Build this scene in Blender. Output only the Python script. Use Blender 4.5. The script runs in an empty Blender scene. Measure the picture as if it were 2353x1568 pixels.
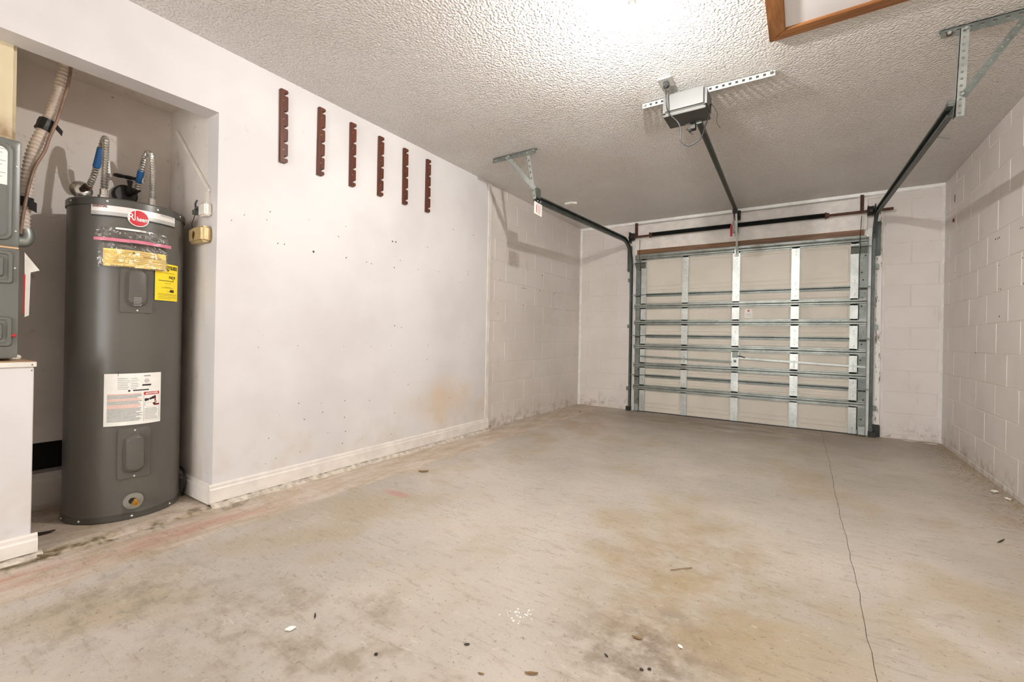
import bpy, bmesh, math, random
from mathutils import Vector, Matrix, noise
random.seed(7)
S = bpy.context.scene
COL = S.collection

# ------------------------------------------------------------------ camera
IMW, FPX = 2353.0, 1018.39
yaw, pitch, roll = 0.5832, 0.0007, 0.0185
f = Vector((-math.sin(yaw)*math.cos(pitch), math.cos(yaw)*math.cos(pitch), math.sin(pitch)))
r0 = Vector((math.cos(yaw), math.sin(yaw), 0)); u0 = r0.cross(f)
rr = r0*math.cos(roll) + u0*math.sin(roll); uu = -r0*math.sin(roll) + u0*math.cos(roll)
cd = bpy.data.cameras.new('camera'); cam = bpy.data.objects.new('camera', cd); COL.objects.link(cam)
M = Matrix((rr, uu, -f)).transposed().to_4x4(); M.translation = (2.7601, -6.0136, 0.9851); cam.matrix_world = M
cd.sensor_width = 36; cd.lens = FPX/IMW*36; cd.shift_y = -11.87/IMW; cd.clip_start = 0.02
S.camera = cam

# ------------------------------------------------------------------ light / exposure
w = bpy.data.worlds.new('world'); S.world = w; w.use_nodes = True
bg = w.node_tree.nodes['Background']; bg.inputs[0].default_value = (1.0, 0.99, 0.98, 1); bg.inputs[1].default_value = 12.5
BULB = 10800.0
S.view_settings.view_transform = 'Standard'; S.view_settings.look = 'None'
S.view_settings.exposure = -0.40; S.view_settings.gamma = 1.0; S.view_settings.use_curve_mapping = False
try:
    S.cycles.diffuse_bounces = 6; S.cycles.max_bounces = 8; S.cycles.transparent_max_bounces = 16
    S.cycles.use_denoising = True; S.cycles.use_light_tree = False; S.cycles.adaptive_threshold = 0.02
except Exception:
    pass

# ------------------------------------------------------------------ helpers
WL = {}
def link(o, parent=None, loc=None):
    COL.objects.link(o)
    l = Vector(loc) if loc is not None else Vector((0, 0, 0))
    o.location = l
    if parent is not None:
        o.parent = parent
        o.matrix_parent_inverse = Matrix.Translation(-WL[parent.name])
    WL[o.name] = l
    return o
def tag(o, label=None, cat=None, group=None, kind=None):
    if label: o['label'] = label
    if cat: o['category'] = cat
    if group: o['group'] = group
    if kind: o['kind'] = kind
    return o
def thing(name, loc, label, cat, group=None, kind=None):
    o = bpy.data.objects.new(name, None); o.empty_display_size = .05
    link(o, None, loc); return tag(o, label, cat, group, kind)

class MB:
    def __init__(s): s.v = []; s.f = []
    def add(s, vs, fs):
        n = len(s.v); s.v += [tuple(p) for p in vs]; s.f += [tuple(i+n for i in q) for q in fs]; return s
    def box(s, x0, x1, y0, y1, z0, z1):
        x0, x1 = sorted((x0, x1)); y0, y1 = sorted((y0, y1)); z0, z1 = sorted((z0, z1))
        return s.add([(x0,y0,z0),(x1,y0,z0),(x1,y1,z0),(x0,y1,z0),(x0,y0,z1),(x1,y0,z1),(x1,y1,z1),(x0,y1,z1)],
                     [(0,3,2,1),(4,5,6,7),(0,1,5,4),(1,2,6,5),(2,3,7,6),(3,0,4,7)])
    def obox(s, p0, p1, a, b):
        """box along p0->p1 whose section spans vectors a and b from the line"""
        p0, p1, a, b = map(Vector, (p0, p1, a, b))
        q = [p0, p0+a, p0+a+b, p0+b]
        q2 = [p1, p1+a, p1+a+b, p1+b]
        fs = [(0,1,2,3),(7,6,5,4),(0,4,5,1),(1,5,6,2),(2,6,7,3),(3,7,4,0)]
        if (p1-p0).dot(a.cross(b)) > 0: fs = [t[::-1] for t in fs]
        return s.add(q+q2, fs)
    def prism(s, poly, d):
        """closed 3d polygon extruded by vector d"""
        d = Vector(d); P = [Vector(p) for p in poly]; n = len(P)
        nn = Vector((0,0,0))
        for i in range(n): nn += P[i].cross(P[(i+1)%n])
        if nn.dot(d) > 0: P = P[::-1]
        return s.add(P+[p+d for p in P], [tuple(range(n)), tuple(range(2*n-1, n-1, -1))]+[(i, n+i, n+(i+1)%n, (i+1)%n) for i in range(n)])
    def tube(s, path, rad, n=10, cap=True):
        P = [Vector(p) for p in path]; m = len(P)
        rads = rad if hasattr(rad, '__len__') else [rad]*m
        t0 = (P[1]-P[0]).normalized(); a = Vector((0,0,1)) if abs(t0.z) < .9 else Vector((1,0,0))
        nx = t0.cross(a).normalized(); vs = []
        for i in range(m):
            t = (P[min(i+1,m-1)]-P[max(i-1,0)])
            t = t.normalized() if t.length > 1e-9 else t0
            nx = (nx - t*nx.dot(t)).normalized(); ny = t.cross(nx)
            for k in range(n):
                an = 2*math.pi*k/n; vs.append(P[i]+(nx*math.cos(an)+ny*math.sin(an))*rads[i])
        fs = [(i*n+k, i*n+(k+1)%n, (i+1)*n+(k+1)%n, (i+1)*n+k) for i in range(m-1) for k in range(n)]
        if cap: fs += [tuple(range(n-1,-1,-1)), tuple((m-1)*n+k for k in range(n))]
        return s.add(vs, fs)
    def lathe(s, o, ax, prof, n=24):
        """prof: (radius, distance along axis)"""
        o = Vector(o); ax = Vector(ax).normalized()
        a = Vector((0,0,1)) if abs(ax.z) < .9 else Vector((1,0,0))
        return s.tube_prof(o, ax, ax.cross(a).normalized(), prof, n)
    def tube_prof(s, o, ax, nx, prof, n):
        ny = ax.cross(nx); vs = []; m = len(prof)
        for r, d in prof:
            for k in range(n):
                an = 2*math.pi*k/n; vs.append(o+ax*d+(nx*math.cos(an)+ny*math.sin(an))*r)
        fs = [(i*n+k, i*n+(k+1)%n, (i+1)*n+(k+1)%n, (i+1)*n+k) for i in range(m-1) for k in range(n)]
        fs += [tuple(range(n-1,-1,-1)), tuple((m-1)*n+k for k in range(n))]
        return s.add(vs, fs)
    def sweep(s, path, prof, xax):
        """closed profile (a along xax, b along in-plane normal) swept along path"""
        P = [Vector(p) for p in path]; m = len(P); n = len(prof); xax = Vector(xax); vs = []
        for i in range(m):
            t = (P[min(i+1,m-1)]-P[max(i-1,0)]).normalized(); nn = xax.cross(t).normalized()
            for a, b in prof: vs.append(P[i]+xax*a+nn*b)
        fs = [(i*n+k, i*n+(k+1)%n, (i+1)*n+(k+1)%n, (i+1)*n+k) for i in range(m-1) for k in range(n)]
        fs += [tuple(range(n-1,-1,-1)), tuple((m-1)*n+k for k in range(n))]
        return s.add(vs, fs)
    def perf(s, p0, p1, a, t, pitch=.05, hole=.4, edge=.3):
        """perforated strip: line p0->p1, width vector a, thickness vector t"""
        p0, p1, a, t = map(Vector, (p0, p1, a, t)); L = (p1-p0).length; d = (p1-p0)/L
        s.obox(p0, p1, a*edge, t); s.obox(p0+a*(1-edge), p1+a*(1-edge), a*edge, t)
        n = max(1, int(L/pitch)); pt = L/n; hw = pt*hole
        for i in range(n+1):
            b0 = max(0, i*pt-(pt-hw)/2); b1 = min(L, i*pt+(pt-hw)/2)
            s.obox(p0+d*b0+a*edge, p0+d*b1+a*edge, a*(1-2*edge), t)
        return s
    def mesh(s, name, mat, smooth=None, bevel=0, seg=2):
        me = bpy.data.meshes.new(name); me.from_pydata(s.v, [], s.f); me.update()
        bm = bmesh.new(); bm.from_mesh(me)
        bmesh.ops.recalc_face_normals(bm, faces=bm.faces)
        if bevel:
            es = [e for e in bm.edges if len(e.link_faces) == 2 and e.calc_face_angle(0) > .5]
            bmesh.ops.bevel(bm, geom=es, offset=bevel, segments=seg, affect='EDGES', clamp_overlap=True)
        bm.to_mesh(me); bm.free()
        if smooth is not None:
            for p in me.polygons: p.use_smooth = True
            me.set_sharp_from_angle(angle=math.radians(smooth))
        me.materials.append(mat); return me
    def build(s, name, mat, parent=None, smooth=None, bevel=0, seg=2, base=None, **kw):
        me = s.mesh(name, mat, smooth, bevel, seg)
        if base is not None: me.transform(Matrix.Translation(-Vector(base)))
        o = bpy.data.objects.new(name, me); link(o, parent, base)
        return tag(o, **kw)

def catmull(P, n=8):
    P = [Vector(p) for p in P]; out = []
    for i in range(len(P)-1):
        a, b, c, d = P[max(i-1,0)], P[i], P[i+1], P[min(i+2,len(P)-1)]
        for k in range(n):
            t = k/n
            out.append(.5*((2*b)+(c-a)*t+(2*a-5*b+4*c-d)*t*t+(3*b-a-3*c+d)*t**3))
    return out+[P[-1]]
def resample(P, step):
    out = [P[0].copy()]; acc = 0
    for a, b in zip(P, P[1:]):
        L = (b-a).length; x = step-acc
        while x <= L: out.append(a+(b-a)*(x/L)); x += step
        acc = (acc+L) % step
    out.append(P[-1]); return out
def ribbed(mb, path, r, pitch, depth, n=12):
    P = resample(catmull(path, 10), pitch/2)
    return mb.tube(P, [r if i % 2 else r-depth for i in range(len(P))], n)

# ------------------------------------------------------------------ materials
def lin(c):
    return tuple((x/255/12.92 if x/255 <= .04045 else ((x/255+.055)/1.055)**2.4) for x in c)+(1,)
class N:
    def __init__(s, name):
        s.m = bpy.data.materials.new(name); s.m.use_nodes = True; s.t = s.m.node_tree
        s.p = s.t.nodes['Principled BSDF']; s.out = s.t.nodes['Material Output']
        s.pos = s.t.nodes.new('ShaderNodeNewGeometry').outputs['Position']
    def n(s, typ, ins=None, **at):
        nd = s.t.nodes.new('ShaderNode'+typ)
        for k, v in at.items(): setattr(nd, k, v)
        for k, v in (ins or {}).items(): s.set(nd.inputs[k], v)
        return nd
    def set(s, sock, v):
        if isinstance(v, bpy.types.NodeSocket): s.t.links.new(v, sock)
        else: sock.default_value = v
    def map(s, scale=(1,1,1), loc=(0,0,0)):
        return s.n('Mapping', {0: s.pos, 'Scale': scale, 'Location': loc}).outputs[0]
    def noise(s, scale, detail=4, rough=.55, vec=None, dist=0):
        return s.n('TexNoise', {'Vector': vec or s.pos, 'Scale': scale, 'Detail': min(detail, 3), 'Roughness': rough, 'Distortion': dist}).outputs['Fac']
    def ramp(s, v, a, b, A=0., B=1.):
        return s.n('MapRange', {0: v, 1: a, 2: b, 3: A, 4: B}, interpolation_type='SMOOTHSTEP').outputs[0]
    def math(s, op, a, b=0., c=None):
        d = {0: a, 1: b}
        if c is not None: d[2] = c
        return s.n('Math', d, operation=op).outputs[0]
    def mix(s, fac, a, b, bt='MIX'):
        nd = s.n('Mix', {0: fac, 6: a, 7: b}, data_type='RGBA', blend_type=bt); return nd.outputs[2]
    def xyz(s): return s.n('SeparateXYZ', {0: s.pos}).outputs
    def blob(s, c, rad, soft=.5, wob=0.0, wscale=3.):
        d = s.n('VectorMath', {0: s.pos, 1: c}, operation='SUBTRACT').outputs[0]
        d = s.n('VectorMath', {0: d, 1: tuple(1/x for x in rad)}, operation='MULTIPLY').outputs[0]
        L = s.n('VectorMath', {0: d}, operation='LENGTH').outputs['Value']
        if wob: L = s.math('ADD', L, s.math('MULTIPLY', s.math('SUBTRACT', s.noise(wscale, 5), .5), wob))
        return s.ramp(L, 1-soft, 1., 1., 0.)
    def bump(s, h, strength=.5, dist=.005, prev=None):
        d = {'Height': h, 'Strength': strength, 'Distance': dist}
        if prev: d['Normal'] = prev
        return s.n('Bump', d).outputs[0]
    def fin(s, col, rough=.5, metal=0., normal=None, spec=None):
        s.set(s.p.inputs['Base Color'], col); s.set(s.p.inputs['Roughness'], rough); s.set(s.p.inputs['Metallic'], metal)
        if normal: s.set(s.p.inputs['Normal'], normal)
        if spec is not None: s.set(s.p.inputs['Specular IOR Level'], spec)
        return s.m

def plain(name, c, rough=.5, metal=0., var=.12, scale=12., bump=0., bscale=60., spec=None):
    k = N(name); c = lin(c)
    dark = tuple(x*(1-var) for x in c[:3])+(1,); lite = tuple(min(1, x*(1+var*.6)) for x in c[:3])+(1,)
    col = k.mix(k.ramp(k.noise(scale, 5), .3, .7), dark, lite)
    nb = k.bump(k.noise(bscale, 3), bump, .003) if bump else None
    return k.fin(col, rough, metal, nb, spec)

def m_drywall():
    k = N('painted_drywall'); x, y, z = k.xyz()
    col = k.mix(k.ramp(k.noise(1.6, 4), .35, .7), lin((220,217,216)), lin((210,206,205)))
    st = k.math('MULTIPLY', k.blob((0,-2.75,.36), (.4,.72,.34), .7, .9, 2.5), k.ramp(k.noise(2.2, 5), .3, .65))
    col = k.mix(k.math('MULTIPLY', st, .62), col, lin((214,188,152)))
    low = k.math('MULTIPLY', k.ramp(z, .55, .08), k.ramp(k.noise(3, 6, .7), .42, .7))
    col = k.mix(k.math('MULTIPLY', low, .45), col, lin((196,180,160)))
    sm = k.ramp(k.noise(9, 6, .75, k.map((1,1,.6))), .66, .78)
    col = k.mix(k.math('MULTIPLY', sm, .3), col, lin((170,158,146)))
    nb = k.bump(k.noise(70, 3), .12, .002)
    return k.fin(col, .55, 0, nb, .35)
def m_niche():
    k = N('niche_paint'); x, y, z = k.xyz()
    col = k.mix(k.ramp(k.noise(2.2, 4), .35, .7), lin((222,214,207)), lin((208,199,190)))
    col = k.mix(k.math('MULTIPLY', k.ramp(k.noise(7, 6, .75), .6, .74), .5), col, lin((150,138,124)))
    col = k.mix(k.math('MULTIPLY', k.ramp(k.noise(30, 3, .6), .7, .76), .5), col, lin((92,82,72)))
    return k.fin(col, .6, 0, k.bump(k.noise(60, 3), .15, .002), .3)
def m_block(name='painted_block'):
    k = N(name); x, y, z = k.xyz()
    col = k.mix(k.ramp(k.noise(1.4, 4), .3, .7), lin((222,215,209)), lin((211,203,196)))
    dirt = k.math('MULTIPLY', k.ramp(z, .22, .0), k.ramp(k.noise(9, 7, .75), .46, .66))
    col = k.mix(k.math('MULTIPLY', dirt, .6), col, lin((140,122,102)))
    sp = k.ramp(k.noise(22, 5, .7), .69, .76)
    col = k.mix(k.math('MULTIPLY', sp, .42), col, lin((110,98,86)))
    col = k.mix(k.math('MULTIPLY', k.ramp(k.noise(5, 5, .7, k.map((1,1,.35))), .62, .76), .3), col, lin((178,160,140)))
    nb = k.bump(k.noise(110, 3, .6), .22, .003)
    return k.fin(col, .5, 0, nb, .4)
def m_ceiling():
    k = N('popcorn_ceiling')
    v = k.n('TexVoronoi', {'Vector': k.pos, 'Scale': 85., 'Randomness': 1.}, feature='SMOOTH_F1').outputs['Distance']
    h = k.math('ADD', k.ramp(v, .1, .75, 1., 0.), k.math('MULTIPLY', k.noise(140, 3, .6), 1.0))
    nb = k.bump(h, 1., .010)
    col = k.mix(k.ramp(k.noise(1.0, 3), .35, .7), lin((230,226,221)), lin((220,215,208)))
    col = k.mix(k.math('MULTIPLY', k.ramp(k.noise(3.2, 6, .7), .66, .8), .2), col, lin((160,146,128)))
    return k.fin(col, .33, 0, nb, .55)
def m_floor():
    k = N('stained_concrete'); x, y, z = k.xyz()
    col = k.mix(k.ramp(k.noise(.9, 5, .6), .32, .68), lin((194,185,174)), lin((176,168,157)))
    col = k.mix(k.math('MULTIPLY', k.ramp(k.noise(1.5, 6, .65, k.map((1,.8,1),(3,1,0))), .5, .66), .55), col, lin((170,153,122)))
    # olive tan tyre patch and oil stain
    t = k.math('MULTIPLY', k.blob((2.35,-4.0,0), (.62,1.0,1), .8, .8, 2.4), k.ramp(k.noise(5, 6, .7), .25, .7))
    col = k.mix(k.math('MULTIPLY', t, .75), col, lin((156,135,98)))
    t = k.math('MULTIPLY', k.blob((2.36,-4.62,0), (.36,.42,1), .9, .9, 5.), k.ramp(k.noise(12, 6, .7), .3, .7))
    col = k.mix(k.math('MULTIPLY', t, .75), col, lin((104,84,62)))
    t = k.math('MULTIPLY', k.blob((1.45,-5.2,0), (.75,.5,1), .8, .9, 3.), k.ramp(k.noise(7, 6, .7), .4, .7))
    col = k.mix(k.math('MULTIPLY', t, .65), col, lin((136,123,100)))
    t = k.math('MULTIPLY', k.blob((.75,-5.45,0), (.5,.5,1), .8, .9, 4.), k.ramp(k.noise(9, 6, .7), .42, .68))
    col = k.mix(k.math('MULTIPLY', t, .6), col, lin((136,126,110)))
    # dirt in front of the door
    t = k.math('MULTIPLY', k.blob((1.9,-.35,0), (2.3,1.0,1), .85, .8, 2.), k.ramp(k.noise(3, 7, .7, k.map((.6,2.2,1))), .25, .62))
    col = k.mix(k.math('MULTIPLY', t, .72), col, lin((128,112,94)))
    t = k.math('MULTIPLY', k.blob((.5,-1.3,0), (.9,.9,1), .9, .8, 2.5), k.ramp(k.noise(4, 6, .7), .35, .65))
    col = k.mix(k.math('MULTIPLY', t, .6), col, lin((178,146,108)))
    # worn lighter strip beside the left wall, with a pinkish paint trace
    ed = k.math('ADD', x, k.math('MULTIPLY', k.math('SUBTRACT', k.noise(3.5, 5), .5), .22))
    band = k.ramp(ed, .43, .36)
    col = k.mix(k.math('MULTIPLY', band, .75), col, k.mix(k.ramp(k.noise(5, 6, .7, k.map((2.6,.7,1))), .3, .7), lin((212,198,184)), lin((178,156,128))))
    pk = k.math('MULTIPLY', k.math('MULTIPLY', k.ramp(ed, .13, .2), k.ramp(ed, .34, .26)), k.ramp(k.noise(3, 5, .65, k.map((2,.6,1))), .4, .6))
    pk = k.math('MULTIPLY', pk, k.ramp(y, -4.2, -5.2))
    col = k.mix(k.math('MULTIPLY', pk, .8), col, lin((188,142,122)))
    mo = k.math('MULTIPLY', k.math('MULTIPLY', k.ramp(ed, .0, .05), k.ramp(ed, .15, .1)), k.ramp(k.noise(7, 6, .75), .44, .6))
    mo = k.math('MULTIPLY', mo, k.ramp(y, -4.4, -5.0))
    col = k.mix(k.math('MULTIPLY', mo, .95), col, lin((92,80,50)))
    col = k.mix(k.math('MULTIPLY', k.blob((.67,-4.11,0), (.16,.05,1), .8, .7, 12.), .6), col, lin((186,128,120)))
    # grit by the right wall
    gr = k.math('MULTIPLY', k.ramp(x, 3.5, 3.82), k.ramp(k.noise(26, 6, .75), .45, .6))
    col = k.mix(k.math('MULTIPLY', gr, .5), col, lin((138,118,88)))
    # streaks, specks, scratches
    col = k.mix(k.math('MULTIPLY', k.ramp(k.noise(8, 6, .7, k.map((1,1.8,1))), .56, .72), .3), col, lin((134,118,96)))
    col = k.mix(k.math('MULTIPLY', k.ramp(k.noise(46, 5, .8), .58, .7), .6), col, lin((104,93,78)))
    col = k.mix(k.math('MULTIPLY', k.ramp(k.noise(17, 5, .7, k.map((1,1,1),(9,4,0))), .63, .74), .35), col, lin((224,214,202)))
    col = k.mix(k.math('MULTIPLY', k.ramp(k.noise(170, 2, .5), .64, .72), .35), col, lin((105,95,82)))
    col = k.mix(k.math('MULTIPLY', k.ramp(k.noise(13, 6, .8, k.map((.5,2.6,1),(2,7,0))), .54, .68), .4), col, lin((140,126,106)))
    col = k.mix(k.math('MULTIPLY', k.ramp(k.noise(11, 6, .8, k.map((.6,2.4,1),(5,1,0))), .6, .74), .4), col, lin((216,208,197)))
    nb = k.bump(k.noise(38, 6, .7), .25, .004, k.bump(k.noise(160, 3), .2, .002))
    return k.fin(col, k.ramp(k.noise(4, 4), .3, .7, .42, .62), 0, nb, .4)
def m_wood(name, a, b, axis=0, scale=1.):
    k = N(name); sc = [14*scale]*3; sc[axis] = 1.2*scale
    n1 = k.noise(2., 6, .6, k.map(tuple(sc)), .8)
    col = k.mix(k.ramp(n1, .3, .7), lin(a), lin(b))
    col = k.mix(k.math('MULTIPLY', k.ramp(k.noise(6, 4, .6), .68, .76), .6), col, tuple(v*.35 for v in lin(a)[:3])+(1,))
    return k.fin(col, .42, 0, k.bump(n1, .2, .002), .4)
def m_galv(name='galvanized_steel', a=(176,180,174), b=(146,150,146), metal=.55, rough=.38):
    k = N(name)
    v = k.n('TexVoronoi', {'Vector': k.pos, 'Scale': 55.}).outputs['Color']
    sp = k.n('SeparateColor', {0: v}).outputs[0]
    col = k.mix(k.math('ADD', k.math('MULTIPLY', sp, .35), k.ramp(k.noise(7, 4), .3, .7, 0., .65)), lin(a), lin(b))
    col = k.mix(k.math('MULTIPLY', k.ramp(k.noise(24, 5, .7), .64, .74), .4), col, lin((96,92,82)))
    return k.fin(col, rough, metal, k.bump(k.noise(30, 3), .12, .002))
def m_rust():
    k = N('rusty_steel')
    col = k.mix(k.ramp(k.noise(28, 6, .7), .35, .65), lin((98,58,34)), lin((62,44,36)))
    return k.fin(col, .65, .2, k.bump(k.noise(90, 4), .3, .002))
def m_bag():
    k = N('clear_plastic')
    tr = k.n('BsdfTransparent', {0: (.97,.96,.95,1)}).outputs[0]
    gl = k.n('BsdfGlossy', {0: (.95,.95,.95,1), 'Roughness': .2, 'Normal': k.bump(k.noise(26, 3, .5, None, 1.5), .8, .012)}).outputs[0]
    fr = k.n('LayerWeight', {0: .35}).outputs['Fresnel']
    ms = k.n('MixShader', {0: k.math('ADD', k.math('MULTIPLY', fr, .28), .035), 1: tr, 2: gl})
    k.t.links.new(ms.outputs[0], k.out.inputs[0]); return k.m
def m_emit(name, c, s):
    k = N(name); k.set(k.p.inputs['Base Color'], (.9,.9,.9,1))
    k.set(k.p.inputs['Emission Color'], c); k.set(k.p.inputs['Emission Strength'], s); return k.m

DRY, NIC, BLK, CEI, FLO = m_drywall(), m_niche(), m_block(), m_ceiling(), m_floor()
MORT = plain('painted_mortar', (222,214,208), .55, 0, .1, 6, .2, 120)
WHT = plain('white_trim_paint', (228,222,214), .42, 0, .1, 9, .1, 60)
CAUL = plain('white_caulk', (236,236,232), .35, 0, .08, 12, .2, 50)
PEEL = None
def m_peel():
    k = N('peeling_white_paint')
    n1 = k.noise(6, 7, .75, k.map((5,5,.9)))
    col = k.mix(k.ramp(n1, .57, .64), lin((236,233,227)), lin((126,112,98)))
    return k.fin(col, .45, 0, k.bump(n1, .5, .004))
PEEL = m_peel()
GALV = m_galv(); STRUT = m_galv('strut_steel', (150,154,148), (118,123,118), .55, .36)
GALVD = m_galv('dull_galvanized_steel', (128,134,128), (96,102,98), .55, .42)
TRK = m_galv('dark_track_steel', (92,98,94), (64,70,68), .55, .45)
STIFF = m_galv('bright_galvanized_steel', (196,199,194), (166,170,166), .5, .34)
DOORP = plain('door_skin_paint', (208,201,187), .5, 0, .07, 2.2, .06, 40)
RUST = m_rust()
BLACK = plain('black_plastic', (28,27,27), .45)
DARKIRON = plain('dark_iron', (52,52,48), .5, .5, .3, 30)
SPRING = plain('oiled_spring_steel', (34,38,38), .38, .5, .25, 20)
RACKW = m_wood('stained_brown_wood', (104,56,36), (70,38,28), 2, 1.6)
TRIMW = m_wood('golden_oak_trim', (146,98,56), (108,68,36), 0)
TRIMWY = m_wood('golden_oak_trim_side', (146,98,56), (108,68,36), 1)
HEADW = m_wood('brown_header_wood', (136,98,64), (98,68,44), 0)
TANK = plain('graphite_enamel', (95,92,86), .3, 0, .05, 3, .03, 8, .3)
TANKD = plain('graphite_rim_enamel', (84,83,78), .28, .25, .06, 5)
CHROME = plain('stainless_corrugated', (205,202,196), .22, .85, .12, 30)
BRASS = plain('brass', (206,164,82), .25, .9, .15, 40)
GOLD = plain('golden_plastic', (196,172,124), .4, .15, .12, 30)
UNIT = plain('furnace_grey_enamel', (112,113,108), .35, .2, .08, 6)
DUCT = None
def m_duct():
    k = N('stained_duct_board'); x, y, z = k.xyz()
    col = k.mix(k.ramp(k.noise(5, 5, .6, k.map((1,1,.4))), .3, .7), lin((226,216,190)), lin((204,188,152)))
    b = k.math('MULTIPLY', k.ramp(z, 1.93, 1.8), k.ramp(k.noise(9, 5, .7), .25, .6))
    col = k.mix(k.math('MULTIPLY', b, .85), col, lin((120,84,46)))
    return k.fin(col, .7, 0, k.bump(k.noise(25, 4), .2, .004))
DUCT = m_duct()
PAPER = plain('white_paper', (240,238,232), .55, 0, .04, 20)
PINK = plain('pink_zip_plastic', (206,120,140), .3, 0, .1, 20)
YEL = plain('yellow_label', (250,222,44), .4, 0, .04, 10)
YELP = plain('pale_yellow_booklet', (246,216,120), .5, 0, .08, 14)
REDP = plain('red_print', (196,40,52), .45, 0, .05)
PALERED = plain('pale_red_print', (228,168,156), .5, 0, .1, 60)
GREYP = plain('grey_print', (150,152,150), .5, 0, .15, 80)
BLKP = plain('black_print', (36,34,32), .5)
BLUE = plain('blue_label', (42,104,168), .4, 0, .1, 30)
BANN = plain('silver_banner', (226,222,218), .3, .1, .06, 6)
BANND = plain('grey_banner_stripe', (176,174,170), .3, .1, .06, 6)
SKIN = plain('print_tan', (206,150,120), .5)
REDPL = plain('red_plastic', (178,44,44), .4, 0, .12, 30)
COPPER = plain('copper_wire_sleeve', (150,122,104), .5, .1, .25, 30)
CONDW = plain('white_flex_conduit', (226,212,200), .5, 0, .14, 18)
GREYPL = plain('opener_grey_plastic', (98,98,95), .45, .1, .05, 5)
GREYDK = plain('opener_dark_chassis', (74,73,68), .45, .3, .08, 8)
PORC = plain('porcelain', (236,234,228), .25)
HOLE = plain('dark_hole', (30,26,22), .9, 0, .1)
SPECK = plain('nail_hole_stain', (74,58,46), .8, 0, .4, 60)
LEAF = plain('dry_leaf', (132,104,66), .7, 0, .3, 60)
CHIP = plain('paint_chip', (240,238,232), .5, 0, .05)
CONC = plain('rough_concrete', (202,192,178), .8, 0, .3, 26, .8, 60)
GRIT = plain('grit', (150,130,100), .9, 0, .4, 90)
RAW = m_wood('raw_platform_wood', (214,180,140), (186,150,112), 1)

# ------------------------------------------------------------------ room shell
H = 2.58; W = 3.905; YR = -9.5; Y1 = -4.856; Y2 = -2.27; HN = 2.21; NB = -.66; HC = 2.372
fl = MB().box(-.8, W+.15, YR-.1, .25, -.16, -.004).build('floor', plain('joint_dirt', (104,92,78), .9, 0, .3, 40), kind='structure')
def jx(y): return 2.948+.003*math.sin(y*3.1)+.002*math.sin(y*11.3)+.0025*math.sin(y*31)-.012*(y+3)/3
ys = [YR+i*(-YR)/120 for i in range(121)]
def slab(side):
    poly = [(jx(y)+(-.0011 if side < 0 else .0011), y, -.0035) for y in ys]
    poly = ([(-.02, 0, -.0035), (-.02, YR, -.0035)]+poly) if side < 0 else ([(W, 0, -.0035)]+poly[::-1]+[(W, YR, -.0035)])
    return MB().prism(poly, (0, 0, .0035)).build('slab', FLO, fl)
slab(-1); slab(1)
# niche slab with a broken front lip, and the rough mortar lip under the skirting
def lip(name, x0, x1, ya, yb, h, mat, nx=5, amp=.008):
    n = int((yb-ya)/.012); mb = MB(); vs = []; fs = []
    for i in range(n+1):
        y = ya+(yb-ya)*i/n
        wob = noise.noise(Vector((0, y*9, 1)))*.018+noise.noise(Vector((3, y*30, 1)))*.008
        for k in range(nx+1):
            t = k/nx; x = x0+(x1+wob-x0)*t
            z = h*(1-t**2.2)*(1+.5*noise.noise(Vector((x*40, y*40, 0))))+amp*noise.noise(Vector((x*70, y*70, 4)))*(1-t) - (.004 if k == nx else 0)
            vs.append((x, y, z))
    m = nx+1
    fs = [(i*m+k, i*m+k+1, (i+1)*m+k+1, (i+1)*m+k) for i in range(n) for k in range(nx)]
    mb.add(vs, fs); return mb.build(name, mat, fl, smooth=40)
MB().box(NB-.05, .0, YR, Y1+.1, -.0035, .004).build('niche_slab', FLO, fl)
lip('mortar_lip', -.005, .055, Y1-.02, Y2+.02, .022, CONC)
lip('mortar_lip', -.005, .045, -6.2, -5.52, .016, CONC)
lip('broken_edge', -.03, .07, -5.54, Y1-.02, .012, FLO)

MB().box(-.02, W+.1, YR-.1, .2, H, H+.1).build('ceiling', CEI, kind='structure')
# left wall: drywall with the niche opening
wl = MB().box(-.13, 0, Y1, Y2, 0, H).box(-.13, 0, YR-.1, Y1, HN, H).build('wall_left', DRY, kind='structure')
MB().box(-.002, .005, Y2-.05, Y2, .1, H-.002).build('edge_strip', WHT, wl, bevel=.001)
MB().box(NB-.02, -.13, YR-.1, Y1+.02, HC, HC+.08).build('ceiling_niche', NIC, kind='structure')
MB().box(NB-.02, -.13, Y1, Y1+.1, 0, H).build('wall_niche_side', NIC, kind='structure')
hy0, hy1, hz0, hz1 = -5.6, -5.2, .2, .365
wb = MB().box(NB-.1, NB, YR-.1, Y1+.05, hz1, H).box(NB-.1, NB, YR-.1, Y1+.05, 0, hz0).box(NB-.1, NB, YR-.1, hy0, hz0, hz1).box(NB-.1, NB, hy1, Y1+.05, hz0, hz1).build('wall_niche_back', NIC, kind='structure')
MB().box(NB-.3, NB-.09, hy0-.05, hy1+.05, hz0-.05, hz1+.05).build('wall_cavity', HOLE, wb)
MB().box(NB-.15, 0, YR-.15, YR-.05, 0, H).build('wall_niche_end', NIC, kind='structure')

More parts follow.
